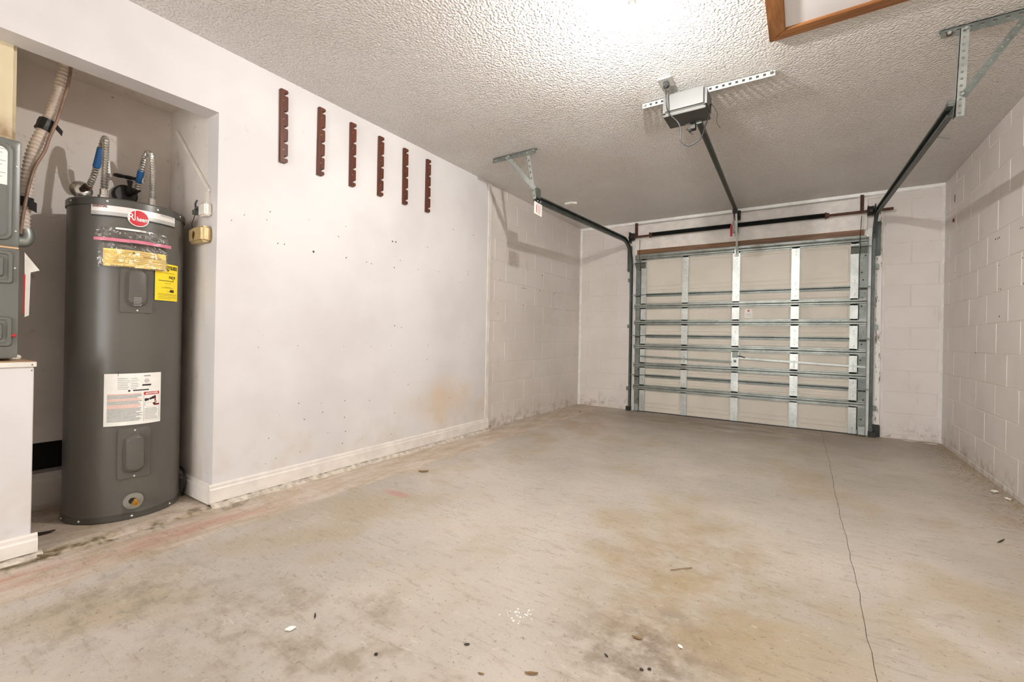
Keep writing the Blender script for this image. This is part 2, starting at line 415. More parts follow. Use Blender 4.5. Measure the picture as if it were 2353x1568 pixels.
# block walls
BL, BH, Z0 = .424, .2205, .26-.2205
BLOCKS = {}
def block_mesh(L, h):
    k = (round(L, 3), round(h, 3))
    if k not in BLOCKS:
        d, c, g = .0032, .003, .0028
        a, b = k[0]/2-g, k[1]/2-g
        mb = MB()
        mb.add([(-a,0,-b),(a,0,-b),(a,0,b),(-a,0,b),(-a+c,-d,-b+c),(a-c,-d,-b+c),(a-c,-d,b-c),(-a+c,-d,b-c)],
               [(4,5,6,7),(0,1,5,4),(1,2,6,5),(2,3,7,6),(3,0,4,7)])
        BLOCKS[k] = mb.mesh('block', BLK)
    return BLOCKS[k]
def block_wall(parent, ua, ub, za, zb, phase, put, rotz, first_par=0):
    k = 0; z = Z0-BH
    while z < zb:
        lo, hi = max(za, z), min(zb, z+BH)
        if hi-lo > .03:
            ph = phase+(BL/2 if (k+first_par) % 2 else 0)
            i = math.floor((ua-ph)/BL)
            while ph+i*BL < ub:
                a, b = max(ua, ph+i*BL), min(ub, ph+(i+1)*BL)
                if b-a > .025:
                    o = bpy.data.objects.new('block', block_mesh(b-a, hi-lo))
                    u = (a+b)/2; j = random.uniform(-.0008, .0008)
                    link(o, parent, put(u, (lo+hi)/2, j)); o.rotation_euler = (0, 0, rotz)
                i += 1
        z += BH; k += 1
wk = MB().box(-.2, -.015, Y2-.01, .2, 0, H).build('wall_block', MORT, kind='structure')
block_wall(wk, Y2, -.006, 0, H, -.689, lambda u, z, j: (-.015+j, u, z), math.pi/2, 0)
wr = MB().box(W, W+.2, YR-.1, .2, 0, H).build('wall_right', MORT, kind='structure')
block_wall(wr, YR, -.006, 0, H, -.2, lambda u, z, j: (W-j, u, z), -math.pi/2, 1)
DL, DR = .74, 3.42
wf = MB().box(-.2, DL, 0, .2, 0, H).box(DR, W+.2, 0, .2, 0, H).box(DL, DR, 0, .2, 2.13, H).build('wall_front', MORT, kind='structure')
block_wall(wf, -.01, DL-.005, 0, H, .12, lambda u, z, j: (u, j, z), 0, 0)
block_wall(wf, DR+.02, W-.005, 0, H, 3.66, lambda u, z, j: (u, j, z), 0, 1)
# unseen rear wall behind the camera; wide opening added for even daylight fill
MB().box(-.1, .9, YR-.1, YR, 0, H).box(3.5, W+.1, YR-.1, YR, 0, H).box(.9, 3.5, YR-.1, YR, 2.2, H).build('wall_rear', DRY, kind='structure')
# corner and ceiling beads, skirting
MB().prism([(-.015,-.002,0),(.012,-.002,0),(-.015,-.03,0)], (0,0,H)).build('trim_1', CAUL, kind='structure')
MB().prism([(W,-.002,0),(W-.016,-.002,0),(W,-.034,0)], (0,0,H)).build('trim_2', CAUL, kind='structure')
MB().prism([(-.01,-.002,H),(-.01,-.03,H),(-.01,-.024,H-.03),(-.01,-.002,H-.04)], (W+.01,0,0)).build('trim_3', CAUL, kind='structure')
def skirt(mb, a, b, nrm, z0, z1, t=.018):
    a, b, nrm = Vector(a), Vector(b), Vector(nrm)
    pr = [(0,z0),(t,z0),(t,z1-.03),(t*.72,z1-.022),(t*.72,z1-.008),(t*.3,z1),(0,z1)]
    return mb.prism([a+nrm*p+Vector((0,0,q)) for p, q in pr], b-a)
MB_ = MB(); skirt(MB_, (0,Y1-.018,0), (0,Y2,0), (1,0,0), .022, .122); MB_.build('baseboard_left', WHT, kind='structure')
MB_ = MB(); skirt(MB_, (.0,Y1,0), (-.6,Y1,0), (0,-1,0), .012, .122); MB_.build('baseboard_niche_side', WHT, kind='structure')
MB_ = MB(); skirt(MB_, (NB,-5.53,0), (NB,Y1,0), (1,0,0), .03, .19); MB_.build('baseboard_niche_back', NIC, kind='structure')

# nail holes and marks on the walls
def disc(mb, c, n, r, k=7, h=.0012):
    return mb.lathe(Vector(c)-Vector(n)*.0005, n, [(r, 0), (r*.7, h)], k)
DD = [(-4.781,1.622),(-4.712,1.67),(-4.562,1.725),(-4.582,1.67),(-4.306,1.735),(-4.023,1.75),(-4.08,1.667),(-4.511,1.539),(-4.469,1.541),(-4.269,1.528),(-4.015,1.528),(-3.836,1.522),(-3.793,1.517),(-3.59,1.725),(-3.556,1.727),(-3.567,1.519),(-3.505,1.586),(-3.302,1.539),(-3.105,1.557),(-3.049,1.554),(-2.862,1.974),(-2.559,1.98),(-2.92,1.697),(-2.742,1.49),(-2.627,1.606),(-2.63,1.583),(-3.197,1.748),(-3.552,1.052),(-3.477,1.04),(-4.617,.888),(-4.368,.897),(-4.02,.887),(-3.784,.885),(-3.582,.891),(-3.163,.893),(-2.758,.964),(-2.627,.994),(-2.675,.912),(-3.545,.674),(-3.174,.765),(-3.013,.707),(-4.353,.519),(-4.191,.501),(-4.004,.497),(-3.786,.475),(-3.393,.564),(-3.277,.575),(-2.843,.487),(-2.722,.51),(-2.663,.485),(-3.269,.434),(-3.145,.318),(-3.537,.345),(-4.004,.377),(-4.313,.407),(-4.135,.286),(-4.18,.438),(-3.994,.274),(-3.849,.193),(-3.567,.18),(-4.016,.192),(-4.337,.198),(-4.498,.19),(-4.561,.169),(-4.545,.324),(-2.458,.392),(-2.324,.383),(-2.63,.36),(-2.767,.286),(-2.876,.401),(-2.362,.223)]
big = {9: .009, 13: .008, 14: .008, 15: .006, 10: .006, 20: .006, 21: .006, 27: .006}
mb = MB()
for i, (y, z) in enumerate(DD): disc(mb, (0, y, z), (1,0,0), big.get(i, random.choice((.003,.0035,.0045))))
mb.build('nail_holes', SPECK, wl, kind='stuff')
mb = MB()
for y, z in [(-1.596,1.554),(-1.563,1.554),(-1.525,1.555),(-1.582,1.351),(-1.139,1.762),(-1.195,1.559),(-.81,1.561),(-.801,1.352),(-2.07,1.597),(-2.095,1.228),(-1.158,2.494)]:
    disc(mb, (-.0115, y, z), (1,0,0), random.uniform(.005,.011))
mb.build('nail_holes', SPECK, wk, kind='stuff')
mb = MB()
for y, z in [(-1.425,1.75),(-1.468,1.746),(-1.5,1.748),(-1.505,1.548),(-1.507,1.381),(-1.544,1.377),(-1.527,1.187),(-1.875,1.733),(-1.904,1.732),(-1.908,1.54),(-1.936,1.374),(-1.025,.92),(-.398,1.639)]:
    disc(mb, (W-.0035, y, z), (-1,0,0), random.uniform(.005,.009))
mb.box(W-.005, W-.002, -.362, -.346, 2.3, 2.37).box(W-.012, W-.002, -.352, -.33, 2.12, 2.15)
mb.build('nail_holes', SPECK, wr, kind='stuff')

# ------------------------------------------------------------------ timber and trim round the door opening
wh = MB().box(.80, 3.30, -.022, -.001, 2.19, 2.512).build('header_board', WHT, wf, bevel=.002)
MB().box(.835, 3.275, -.03, -.001, 2.11, 2.19).build('trim_4', HEADW, kind='structure')
MB().box(.70, 3.41, -.012, -.001, 2.514, 2.535).build('header_seam', MORT, wf)
MB().box(.83, 3.21, -.0135, -.011, 2.5345, 2.5375).build('seam_crack', SPECK, wf)
j1 = MB().box(.757, .81, -.03, -.001, 0, 2.44).build('trim_5', WHT, kind='structure', bevel=.002)
j2 = MB().box(3.345, 3.425, -.026, -.001, .1285, 2.44).build('trim_6', PEEL, kind='structure', bevel=.002)
MB().box(3.306, 3.346, -.017, .006, .0, 2.2).build('trim_7', CAUL, kind='structure', bevel=.004)
MB().box(.795, .831, -.017, .006, .0, 2.2).build('trim_8', CAUL, kind='structure', bevel=.003)
MB().box(3.352, 3.43, -.04, -.001, .0, .128).build('rotten_foot', DARKIRON, j2, bevel=.006)

# ------------------------------------------------------------------ sectional garage door
gd = thing('garage_door', (2.07, -.045, 0), 'closed beige sectional garage door with galvanized stiles and struts', 'garage door')
X0, X1 = .825, 3.312
JZ = [.008, .492, 1.025, 1.574, 2.112]
ST = [(.835,.900),(.908,.978),(1.437,1.515),(2.022,2.102),(2.625,2.704),(3.161,3.231),(3.240,3.307)]
FIELDS = [(.982,1.433),(1.519,2.018),(2.106,2.621),(2.708,3.157)]
rng = random.Random(3)
for k in range(4):
    za, zb = JZ[k], JZ[k+1]
    sec = MB().box(X0, X1, -.040, -.018, za+.003, zb-.003).build('section', DOORP, gd)
    for a, b in FIELDS:
        MB().box(a+.012, b-.012, -.0445, -.040, za+.115, zb-.115).build('panel', DOORP, sec, bevel=.004, seg=1)
        MB().box(a+.012, b-.012, -.0455, -.040, za+.062, za+.098).build('panel_bead', DOORP, sec, bevel=.002, seg=1)
        MB().box(a+.012, b-.012, -.0455, -.040, zb-.098, zb-.062).build('panel_bead', DOORP, sec, bevel=.002, seg=1)
    for i, (a, b) in enumerate(ST):
        end = i in (0, 6)
        st = MB().box(a, b, -.060 if end else -.064, -.040, za+.004, zb-.004).build('stile', GALVD if end else STIFF, gd, bevel=.003)
        hb = MB(); xc = (a+b)/2
        for zz in ([za+.05, za+.075, zb-.05, zb-.075, zb-.14] if not end else [za+.07, za+.16, za+.30, zb-.06, zb-.12, zb-.2]):
            disc(hb, (xc+(rng.uniform(-.02,.02) if end else .004), -.060 if end else -.064, zz+rng.uniform(-.006,.006)), (0,-1,0), .0045 if not end else rng.choice((.004,.005,.009)))
        hb.build('screw_holes', HOLE, st, kind='stuff')
for k in (1, 2, 3):
    z = JZ[k]
    jr = MB().box(X0+.08, X1-.075, -.052, -.038, z-.028, z-.002).box(X0+.08, X1-.075, -.056, -.038, z+.002, z+.016).build('joint_rail', GALVD, gd, bevel=.002)
    MB().box(X0, X1, -.0585, -.05, z-.004, z+.004).build('joint_gap', HOLE, jr)
    for i, (a, b) in enumerate(ST):
        if i in (0, 1, 6): continue
        MB().box(a+.002, b-.002, -.068, -.062, z-.06, z+.05).box(a+.002, b-.002, -.071, -.066, z-.004, z+.004).build('hinge', STIFF, gd, bevel=.0015)
    for (a, b), s in ((ST[0], -1), (ST[6], 1)):
        xe = a if s < 0 else b
        rh = MB().prism([(a+.004,-.06,z-.03),(b-.004,-.06,z-.03),(b-.004,-.085,z-.008),(a+.004,-.085,z-.008)], (0,0,.012)).box(a-.012, b+.012, -.088, -.06, z-.004, z+.006).build('roller_hinge', GALVD, gd)
        MB().tube([(xe, -.082, z), (xe+s*.05, -.082, z)], .005, 8).build('roller_stem', GALV, rh)
def strut(zc, h=.050, dy=.034, mat=STRUT):
    y = -.064; hh = h/2
    pr = [(y,zc-hh-.012),(y,zc-hh),(y-dy,zc-hh+.004),(y-dy,zc-hh+.018),(y-dy+.006,zc),(y-dy,zc+hh-.018),(y-dy,zc+hh-.004),(y,zc+hh),(y,zc+hh+.012),(y+.003,zc+hh+.012),(y+.003,zc-hh-.012)]
    return MB().prism([(X0+.006, a, b) for a, b in pr], (X1-X0-.02, 0, 0)).build('strut', mat, gd)
strut(2.08, .058)
for z in (1.419, 1.20, .880, .630, .330): strut(z)
# top roller brackets, bottom brackets, cables
for s, (a, b) in ((-1, (.836,.972)), (1, (3.161,3.300))):
    tb = MB().prism([(a,-.066,1.99),(a,-.082,1.99),(a,-.112,2.0),(a,-.112,2.012),(a,-.066,2.012)], (b-a,0,0)).prism([(a,-.066,1.93),(a,-.07,1.93),(a,-.106,1.992),(a,-.066,1.992)], (b-a,0,0)).build('top_bracket', GALVD, gd)
    xe = a if s < 0 else b
    MB().tube([(xe, -.09, 2.0), (xe+s*.06, -.09, 2.0)], .006, 8).build('roller_stem', GALV, tb)
    xc = .902 if s < 0 else 3.2355
    MB().tube([(xc, -.07, .06), (xc, -.068, 1.0), (xc-.002*s, -.071, 1.9), (xc+.004, -.118, 1.99), (xc-.004, -.118, 2.05), (xc+.01*s, -.1, 2.32)], .0032, 6).build('lift_cable', BLACK, gd)
    ba, bb = ((.838,.898) if s < 0 else (3.243,3.304))
    MB().box(ba, bb, -.066, -.06, .012, .1).box(ba, bb, -.1, -.06, .012, .018).build('bottom_bracket', GALV, gd, bevel=.004)
MB().box(X0, X1, -.046, -.012, .0, .010).build('bottom_seal', BLACK, gd)
# lock bars and latch
lk = MB().box(2.02, 2.106, -.074, -.064, .70, .765).build('lock_plate', STIFF, gd, bevel=.004)
MB().lathe((2.066,-.074,.733), (0,-1,0), [(.016,0),(.016,.012),(.011,.018)], 14).build('lock_hub', GALVD, lk, smooth=40)
MB().box(2.034, 2.095, -.069, -.064, .775, .852).build('lock_case', GALVD, gd, bevel=.006)
MB().tube(catmull([(2.098,-.072,.795),(2.13,-.085,.792),(2.172,-.08,.777)]), .006, 8).build('lock_handle', BLACK, gd)
MB().obox((.835,-.076,.738), (2.03,-.074,.712), (0,.003,0), (0,0,.02)).build('lock_bar', GALVD, gd)
MB().obox((2.10,-.076,.762), (3.30,-.074,.718), (0,.003,0), (0,0,.02)).build('lock_bar', GALV, gd)
for x in (1.476, 2.665, 3.196): MB().box(x-.006, x+.006, -.082, -.064, .69, .765).build('bar_guide', GALV, gd)
MB().box(2.04, 2.085, -.1, -.064, 2.0, 2.09).build('arm_bracket', GALV, gd, bevel=.004)
stk = MB().box(2.158, 2.238, -.0452, -.0444, 1.256, 1.362).build('warning_sticker', PAPER, gd, label='small white warning sticker')
MB().lathe((2.198,-.0452,1.34), (0,-1,0), [(.012,0),(.012,.0006)], 12).build('print', REDP, stk, kind='stuff')
MB().box(2.165, 2.23, -.0456, -.0452, 1.30, 1.303).box(2.165, 2.225, -.0456, -.0452, 1.288, 1.291).box(2.165, 2.228, -.0456, -.0452, 1.275, 1.278).build('print', GREYP, stk, kind='stuff')

# ------------------------------------------------------------------ torsion spring assembly above the door
ts = thing('torsion_spring_assembly', (2.05, -.1, 2.36), 'black torsion springs on a rusty shaft above the garage door', 'torsion spring')
SY, SZ = -.095, 2.365
MB().tube([(.735,SY,SZ-.006),(3.5,SY,SZ)], .0145, 12).build('shaft', RUST, ts, smooth=40)
def spring(a, b):
    n = int((b-a)/.0075); prof = [(.018,0)]
    for i in range(n+1): prof += [(.0285, i*.0075), (.025, i*.0075+.00375)]
    prof += [(.018, n*.0075)]
    MB().lathe((a,SY,SZ+.003), (1,0,0), prof, 14).build('spring', SPRING, ts)
spring(1.055, 1.995); spring(2.075, 2.93)
for x in (1.035, 2.945):
    MB().lathe((x-.02,SY,SZ), (1,0,0), [(.018,0),(.036,.004),(.036,.014),(.028,.02),(.026,.04)], 14).build('winding_cone', RUST, ts, smooth=30)
MB().box(2.0, 2.075, -.14, -.022, 2.29, 2.295).box(2.03, 2.068, -.03, -.022, 2.25, 2.47).box(2.02, 2.075, -.125, -.105, 2.285, 2.415).build('center_bearing_plate', GALV, ts, bevel=.003)
for x, s in ((.792, -1), (3.318, 1)):
    MB().lathe((x-.028,SY,SZ), (1,0,0), [(.03,0),(.058,.004),(.058,.01),(.048,.016),(.048,.042),(.054,.047),(.03,.054)], 20).build('cable_drum', DARKIRON, ts, smooth=30)
    MB().box(x+s*.034, x+s*.042, -.135, -.005, 2.29, 2.43).build('end_bracket', DARKIRON, ts, bevel=.006)
for x in (.826, 3.252):
    MB().box(x-.016, x+.016, -.034, -.024, 2.365, 2.56).box(x-.016, x-.01, -.06, -.03, 2.365, 2.56).build('hanger_strap', RUST, ts, bevel=.001)

# ------------------------------------------------------------------ door tracks with ceiling hangers
def track(X, s, yend, zend, zbend, label):
    """s=+1: channel opens towards +x"""
    t = thing('door_track', (X, -.08, 0), label, 'door track', 'curved steel door tracks')
    R = .33; yv = -.082
    pts = [(X, yend, zend)]
    yb = yv-R; n = 10
    slope = (zbend-zend)/(yb-yend)
    for i in range(1, 9): pts.append((X, yend+(yb-yend)*i/8, zend+(zbend-zend)*i/8))
    for i in range(1, n+1):
        a = math.pi/2*i/n; pts.append((X, yb+R*math.sin(a), zbend-R+R*math.cos(a)+slope*R*math.sin(a)*(1-i/n)))
    pts.append((X, yv+.012, 1.2)); pts.append((X, yv+.02, .03))
    h = .031; th = .0025
    prof = [(0,-h),(s*.026,-h),(s*.026,-h+.012),(s*.0235,-h+.012),(s*.0235,-h+th),(s*th,-h+th),(s*th,h-th),(s*.0235,h-th),(s*.0235,h-.012),(s*.026,h-.012),(s*.026,h),(0,h)]
    MB().sweep(pts, prof, (1,0,0)).build('rail', TRK, t)
    return t
tl = track(.765, 1, -2.69, 2.192, 2.28, 'left curved door track hung from the ceiling, with a white tag')
tr = track(3.362, -1, -2.985, 2.15, 2.30, 'right curved door track hung from the ceiling near the right wall')
# hanger, left
yl = -2.80
g = MB(); g.perf((.40,yl,H-.004), (.845,yl,H-.004), (0,0,-.04), (0,.003,0), .05, .35, .32); g.obox((.40,yl,H-.004), (.845,yl,H-.004), (0,.034,0), (0,0,-.003)); g.build('ceiling_angle', GALVD, tl)
g = MB(); g.perf((.745,yl+.004,2.565), (.79,yl+.06,2.17), (.032,0,0), (0,.003,0), .05, .35, .32); g.obox((.745,yl+.004,2.565), (.79,yl+.06,2.17), (0,.03,0), (.003,0,0)); g.build('hanger', GALV, tl)
g = MB(); g.obox((.535,yl-.003,2.555), (.80,yl+.045,2.24), (.03,0,.022), (0,.003,0)); g.obox((.535,yl-.003,2.555), (.80,yl+.045,2.24), (0,-.012,0), (.003,0,.002)); g.build('brace', GALV, tl)
MB().box(.766, .80, -2.70, -2.62, 2.20, 2.285).build('splice_plate', GALVD, tl, bevel=.002)
g = MB()
for y, z in ((-2.66,2.175),(-2.61,2.178)): disc(g, (.792,y,z), (1,0,0), .008, 8, .005)
for x, z in ((.80,2.245),(.76,2.55),(.56,2.555),(.825,2.56)): disc(g, (x,yl-.006,z), (0,-1,0), .008, 8, .006)
g.build('bolts', GALV, tl, kind='stuff')
# hanger, right
yr = -2.955
g = MB(); g.perf((3.315,yr,H-.004), (3.70,yr,H-.004), (0,0,-.042), (0,.003,0), .04, .35, .34); g.obox((3.315,yr,H-.004), (3.70,yr,H-.004), (0,.034,0), (0,0,-.003)); g.build('ceiling_angle', GALVD, tr)
g = MB(); g.perf((3.385,yr-.004,2.56), (3.37,yr-.004,2.12), (.034,0,0), (0,.003,0), .032, .32, .34); g.obox((3.385,yr-.004,2.56), (3.37,yr-.004,2.12), (0,.032,0), (.003,0,0)); g.build('hanger', GALV, tr)
g = MB(); g.perf((3.60,yr-.01,2.548), (3.385,yr-.01,2.225), (.022,0,-.018), (0,.003,0), .032, .32, .34); g.obox((3.622,yr-.01,2.53), (3.407,yr-.01,2.207), (0,-.016,0), (.002,0,-.002)); g.build('brace', GALVD, tr)
MB().box(3.34, 3.365, -2.985, -2.93, 2.17, 2.20).build('splice_plate', GALVD, tr, bevel=.002)
g = MB()
for x, z in ((3.396,2.226),(3.405,2.55),(3.345,2.548),(3.61,2.535)): disc(g, (x,yr-.012,z), (0,-1,0), .009, 8, .006)
g.build('bolts', GALV, tr, kind='stuff')
MB().lathe((3.345,yr-.003,2.546), (0,-1,0), [(.013,0),(.013,.002)], 12).build('rusty_washer', RUST, tr)
for t, X, s in ((tl,.765,-1), (tr,3.362,1)):
    for z in (.30, 1.15, 1.78):
        MB().box(X, X+s*.035, -.075, -.026, z-.025, z+.025).build('jamb_bracket', GALVD, t, bevel=.002)
    MB().box(X-.004 if s > 0 else X-.045, X+.045 if s > 0 else X+.004, -.085, -.028, 1.9, 2.25).build('flag_bracket', TRK, t, bevel=.003)
    MB().box(X-.03, X+.03, -.1, -.03, .0, .06).build('foot', DARKIRON, t, bevel=.004)
# tag on the left track
tgo = MB().obox((.80,-2.735,2.155), (.80,-2.60,2.15), (0,0,-.105), (.0012,0,0)).build('hang_tag', PAPER, base=(.80,-2.67,2.05), label='white printed paper tag hanging from the left door track', cat='tag')
g = MB().obox((.8015,-2.70,2.135), (.8015,-2.69,2.135), (0,0,-.07), (.0005,0,0))
for i in range(3): g.obox((.8015,-2.672+i*.018,2.14), (.8015,-2.668+i*.018,2.14), (0,0,-.08), (.0005,0,0))
g.build('print', REDP, tgo, kind='stuff')
MB().lathe((.8015,-2.672,2.147), (1,0,0), [(.004,0),(.004,.001)], 8).build('eyelet', HOLE, tgo)

# ------------------------------------------------------------------ opener
op = thing('garage_door_opener', (2.11, -3.07, 2.395), 'grey ceiling-mounted garage door opener with rail and dangling power cord', 'door opener')
MB().prism([(1.99,-3.16,2.40),(1.995,-3.158,2.515),(2.02,-3.135,2.535),(2.02,-2.975,2.535),(1.985,-2.965,2.40)], (.0,0,0)) if False else None
hs = MB().box(1.985, 2.245, -3.155, -2.965, 2.405, 2.535).build('housing', GREYPL, op, bevel=.018, seg=3, smooth=40)
MB().box(1.99, 2.24, -3.148, -2.968, 2.392, 2.407).build('chassis_plate', GREYDK, op, bevel=.002)
MB().box(2.09, 2.155, -2.985, -2.968, 2.3905, 2.3925).build('rating_label', GREYP, op)
g = MB(); a, b = (1.82,-3.035,H-.003), (2.595,-3.015,H-.003)
g.perf(a, b, (0,0,-.034), (0,.0025,0), .036, .42, .3); g.obox(a, b, (0,.03,0), (0,0,-.0025)); g.build('mounting_strap', STIFF, op)
for x in (2.03, 2.20): MB().box(x, x+.025, -3.03, -3.027, 2.53, 2.565).build('strap_leg', GALV, op)
g = MB()
for x in (1.835, 2.575): disc(g, (x,-3.038,2.56), (0,-1,0), .008, 8, .006)
g.build('bolts', GALV, op, kind='stuff')
ra, rb_ = Vector((2.158,-3.0,2.372)), Vector((2.045,-.13,2.503))
MB().obox(ra, rb_, (.034,0,0), (0,0,.028)).build('rail', TRK, op, bevel=.003)
MB().obox(ra+Vector((.008,0,-.004)), rb_+Vector((.008,0,-.004)), (.018,0,0), (0,0,.006)).build('rail_chain', DARKIRON, op)
g = MB().box(2.12, 2.15, -2.99, -2.95, 2.352, 2.392); g.tube([(2.125,-2.965,2.372),(2.11,-2.96,2.352),(2.128,-2.955,2.33)], .006, 6); g.tube([(2.14,-2.97,2.36),(2.12,-2.98,2.345),(2.095,-2.985,2.357)], .004, 6)
g.build('chain_sprocket', DARKIRON, op)
MB().box(2.03, 2.09, -.14, -.03, 2.47, 2.53).box(2.025, 2.095, -.035, -.024, 2.44, 2.56).build('header_bracket', DARKIRON, op, bevel=.004)
MB().box(2.04, 2.085, -.33, -.22, 2.465, 2.515).build('trolley', DARKIRON, op, bevel=.005)
g = MB(); g.obox((2.062,-.27,2.47), (2.06,-.125,2.06), (.022,0,0), (0,.004,0)); g.tube([(2.065,-.13,2.09),(2.068,-.105,2.04),(2.07,-.1,2.01)], .008, 8); g.build('door_arm', GALV, op)
MB().tube(catmull([(2.05,-.28,2.47),(2.047,-.282,2.40),(2.043,-.285,2.335)]), .003, 6).build('release_rope', REDPL, op)
MB().box(2.015, 2.04, -.292, -.28, 2.20, 2.335).build('release_handle', REDPL, op, bevel=.004, label='red emergency release handle')
cord = catmull([(2.025,-3.235,2.53),(2.03,-3.235,2.46),(2.035,-3.205,2.39),(2.085,-3.175,2.33),(2.105,-3.17,2.275),(2.105,-3.165,2.215),(2.135,-3.155,2.18),(2.18,-3.15,2.185),(2.222,-3.145,2.22),(2.235,-3.12,2.29),(2.25,-3.08,2.37),(2.252,-3.05,2.44),(2.246,-3.0,2.47)], 10)
MB().tube(cord, .0042, 8).build('power_cord', BLACK, op, smooth=60)
MB().tube(catmull([(2.235,-2.99,2.50),(2.27,-2.93,2.45),(2.265,-2.90,2.40),(2.285,-2.88,2.36)]), .0016, 5).build('antenna_wire', GREYDK, op)
ou = MB().box(1.985, 2.065, -3.275, -3.165, H-.012, H-.0005).build('ceiling_outlet', plain('outlet_ivory', (176,174,168), .4), base=(2.025,-3.22,H-.012), bevel=.003, label='white outlet plate on the ceiling beside the opener', cat='outlet')
MB().box(2.01, 2.043, -3.25, -3.215, H-.05, H-.012).build('plug', BLACK, ou, bevel=.006)

# ------------------------------------------------------------------ bare bulb on a porcelain holder
LX, LY = 2.074, -4.02
cl = thing('ceiling_lamp', (LX, LY, H), 'glowing bare bulb in a white porcelain ceiling holder', 'lamp')
MB().lathe((LX,LY,H), (0,0,-1), [(.02,0),(.060,.0),(.060,.010),(.05,.024),(.028,.036),(.022,.044),(.018,.046)], 32).build('lampholder', PORC, cl, smooth=40)
MB().lathe((LX,LY,H-.044), (0,0,-1), [(.013,0),(.014,.01),(.018,.028),(.020,.049)], 24).build('bulb_base', PORC, cl, smooth=50)
MB().lathe((LX,LY,H-.0925), (0,0,-1), [(.0195,0),(.0205,.009),(.0195,.018),(.0155,.026),(.008,.031),(.0015,.0325)], 24).build('bulb', m_emit('bulb_glow', (1.0,.975,.95,1), BULB), cl, smooth=60, label='glowing white bulb')

# ------------------------------------------------------------------ attic hatch
ah = thing('attic_hatch', (3.0, -3.7, H), 'white attic hatch panel framed in golden wood trim on the ceiling', 'attic hatch')
ax0, ax1, ay0, ay1, tw = 2.583, 3.40, -4.25, -3.322, .074
def mitre(p, q, din, mat):
    p, q, din = Vector(p), Vector(q), Vector(din); d = (q-p).normalized()
    pts = [p, q, q+din-d*tw, p+din+d*tw]
    MB().prism(pts, (0,0,-.018)).build('frame_board', mat, ah, bevel=.003)
z = H-.0005
mitre((ax0,ay0,z),(ax0,ay1,z),(tw,0,0),TRIMWY); mitre((ax1,ay0,z),(ax1,ay1,z),(-tw,0,0),TRIMWY)
mitre((ax0,ay1,z),(ax1,ay1,z),(0,-tw,0),TRIMW); mitre((ax0,ay0,z),(ax1,ay0,z),(0,tw,0),TRIMW)
MB().box(ax0+tw-.005, ax1-tw+.005, ay0+tw-.005, ay1-tw+.005, H-.007, H-.0005).build('panel', DRY, ah)

# ------------------------------------------------------------------ rod racks on the drywall
notchz = [.035, .128, .222, .316, .425]
def rack_poly():
    Wd, L = .046, .455; P = [(0,0),(Wd*.8,0),(Wd,.008)]
    for nz in notchz:
        P += [(Wd,nz-.013),(Wd*.86,nz-.007),(Wd*.60,nz-.010),(Wd*.46,nz-.006),(Wd*.44,nz),(Wd*.46,nz+.006),(Wd*.60,nz+.010),(Wd*.86,nz+.007),(Wd,nz+.013)]
    P += [(Wd,L-.006),(Wd*.9,L),(0,L)]
    return P
rp = rack_poly()
rme = MB().prism([(0, a-.023, b) for a, b in rp], (.022,0,0)).mesh('rod_rack', RACKW)
racks = ['leftmost brown notched wooden rack strip, nearest the niche', 'second notched wooden rack strip from the niche', 'third notched wooden rack strip from the niche', 'fourth notched wooden rack strip from the niche', 'fifth notched wooden rack strip from the niche', 'rightmost brown notched wooden rack strip, farthest from the niche']
sme = disc(MB(), (.0218, -.006, 0), (1,0,0), .0035, 8, .0012).mesh('screw', GALV)
for i, y in enumerate((-4.492, -4.238, -3.985, -3.732, -3.478, -3.218)):
    o = bpy.data.objects.new('rod_rack', rme); link(o, None, (.0005, y, 2.048)); o.rotation_euler = (math.radians((.6,-.3,.2,0,.3,-.2)[i]), 0, 0)
    tag(o, racks[i], 'rack', 'notched rack strips on the left wall')
    for zz in (.08, .27, .385):
        s2 = bpy.data.objects.new('screw', sme); COL.objects.link(s2); s2.parent = o; s2.location = (0, 0, zz)

# ------------------------------------------------------------------ small things on ceiling and niche wall
MB().prism([(.36,-1.29,H),(.45,-1.30,H),(.50,-1.25,H),(.44,-1.21,H),(.365,-1.225,H)], (0,0,-.02)).build('ceiling_cover_plate', PORC, base=(.42,-1.25,H-.02), label='small white cover plate on the ceiling near the left track', cat='cover plate')
MB().obox((3.56,-1.42,H-.002), (3.66,-1.40,H-.03), (0,.01,0), (0,0,-.006)).build('metal_strip', GALV, base=(3.6,-1.4,H-.03), label='short bent metal strip on the ceiling by the right track', cat='metal strip')
yw = Y1
rc = thing('wire_raceway', (-.2, yw, 1.76), 'thin painted cable raceway running diagonally on the niche side wall', 'raceway')
MB().obox((-.555,yw-.0005,2.225), (-.09,yw-.0005,1.775), (.012,0,.014), (0,-.014,0)).build('diagonal_run', WHT, rc, bevel=.003)
MB().box(-.115, -.088, yw-.02, yw-.0005, 1.70, 1.775).build('vertical_run', WHT, rc, bevel=.002)
jb = thing('junction_box', (-.1, yw, 1.64), 'small white junction box with a clamp on the niche side wall', 'junction box')
MB().box(-.142, -.056, yw-.04, yw-.0005, 1.635, 1.705).build('box', WHT, jb, bevel=.008, seg=3)
MB().tube([(-.142,yw-.025,1.692),(-.19,yw-.03,1.69),(-.215,yw-.03,1.675)], [.01,.009,.006], 8).box(-.205,-.17,yw-.045,yw-.02,1.655,1.68).build('clamp', GALVD, jb)
MB().tube(catmull([(-.20,yw-.03,1.70),(-.175,yw-.04,1.715),(-.165,yw-.035,1.735)]), .005, 6).build('wing_screw', GALVD, jb)
MB().tube(catmull([(-.205,yw-.03,1.66),(-.222,yw-.03,1.635),(-.245,yw-.03,1.605),(-.225,yw-.03,1.575),(-.2,yw-.035,1.56)]), .0022, 6).build('thin_wire', GREYDK, jb)
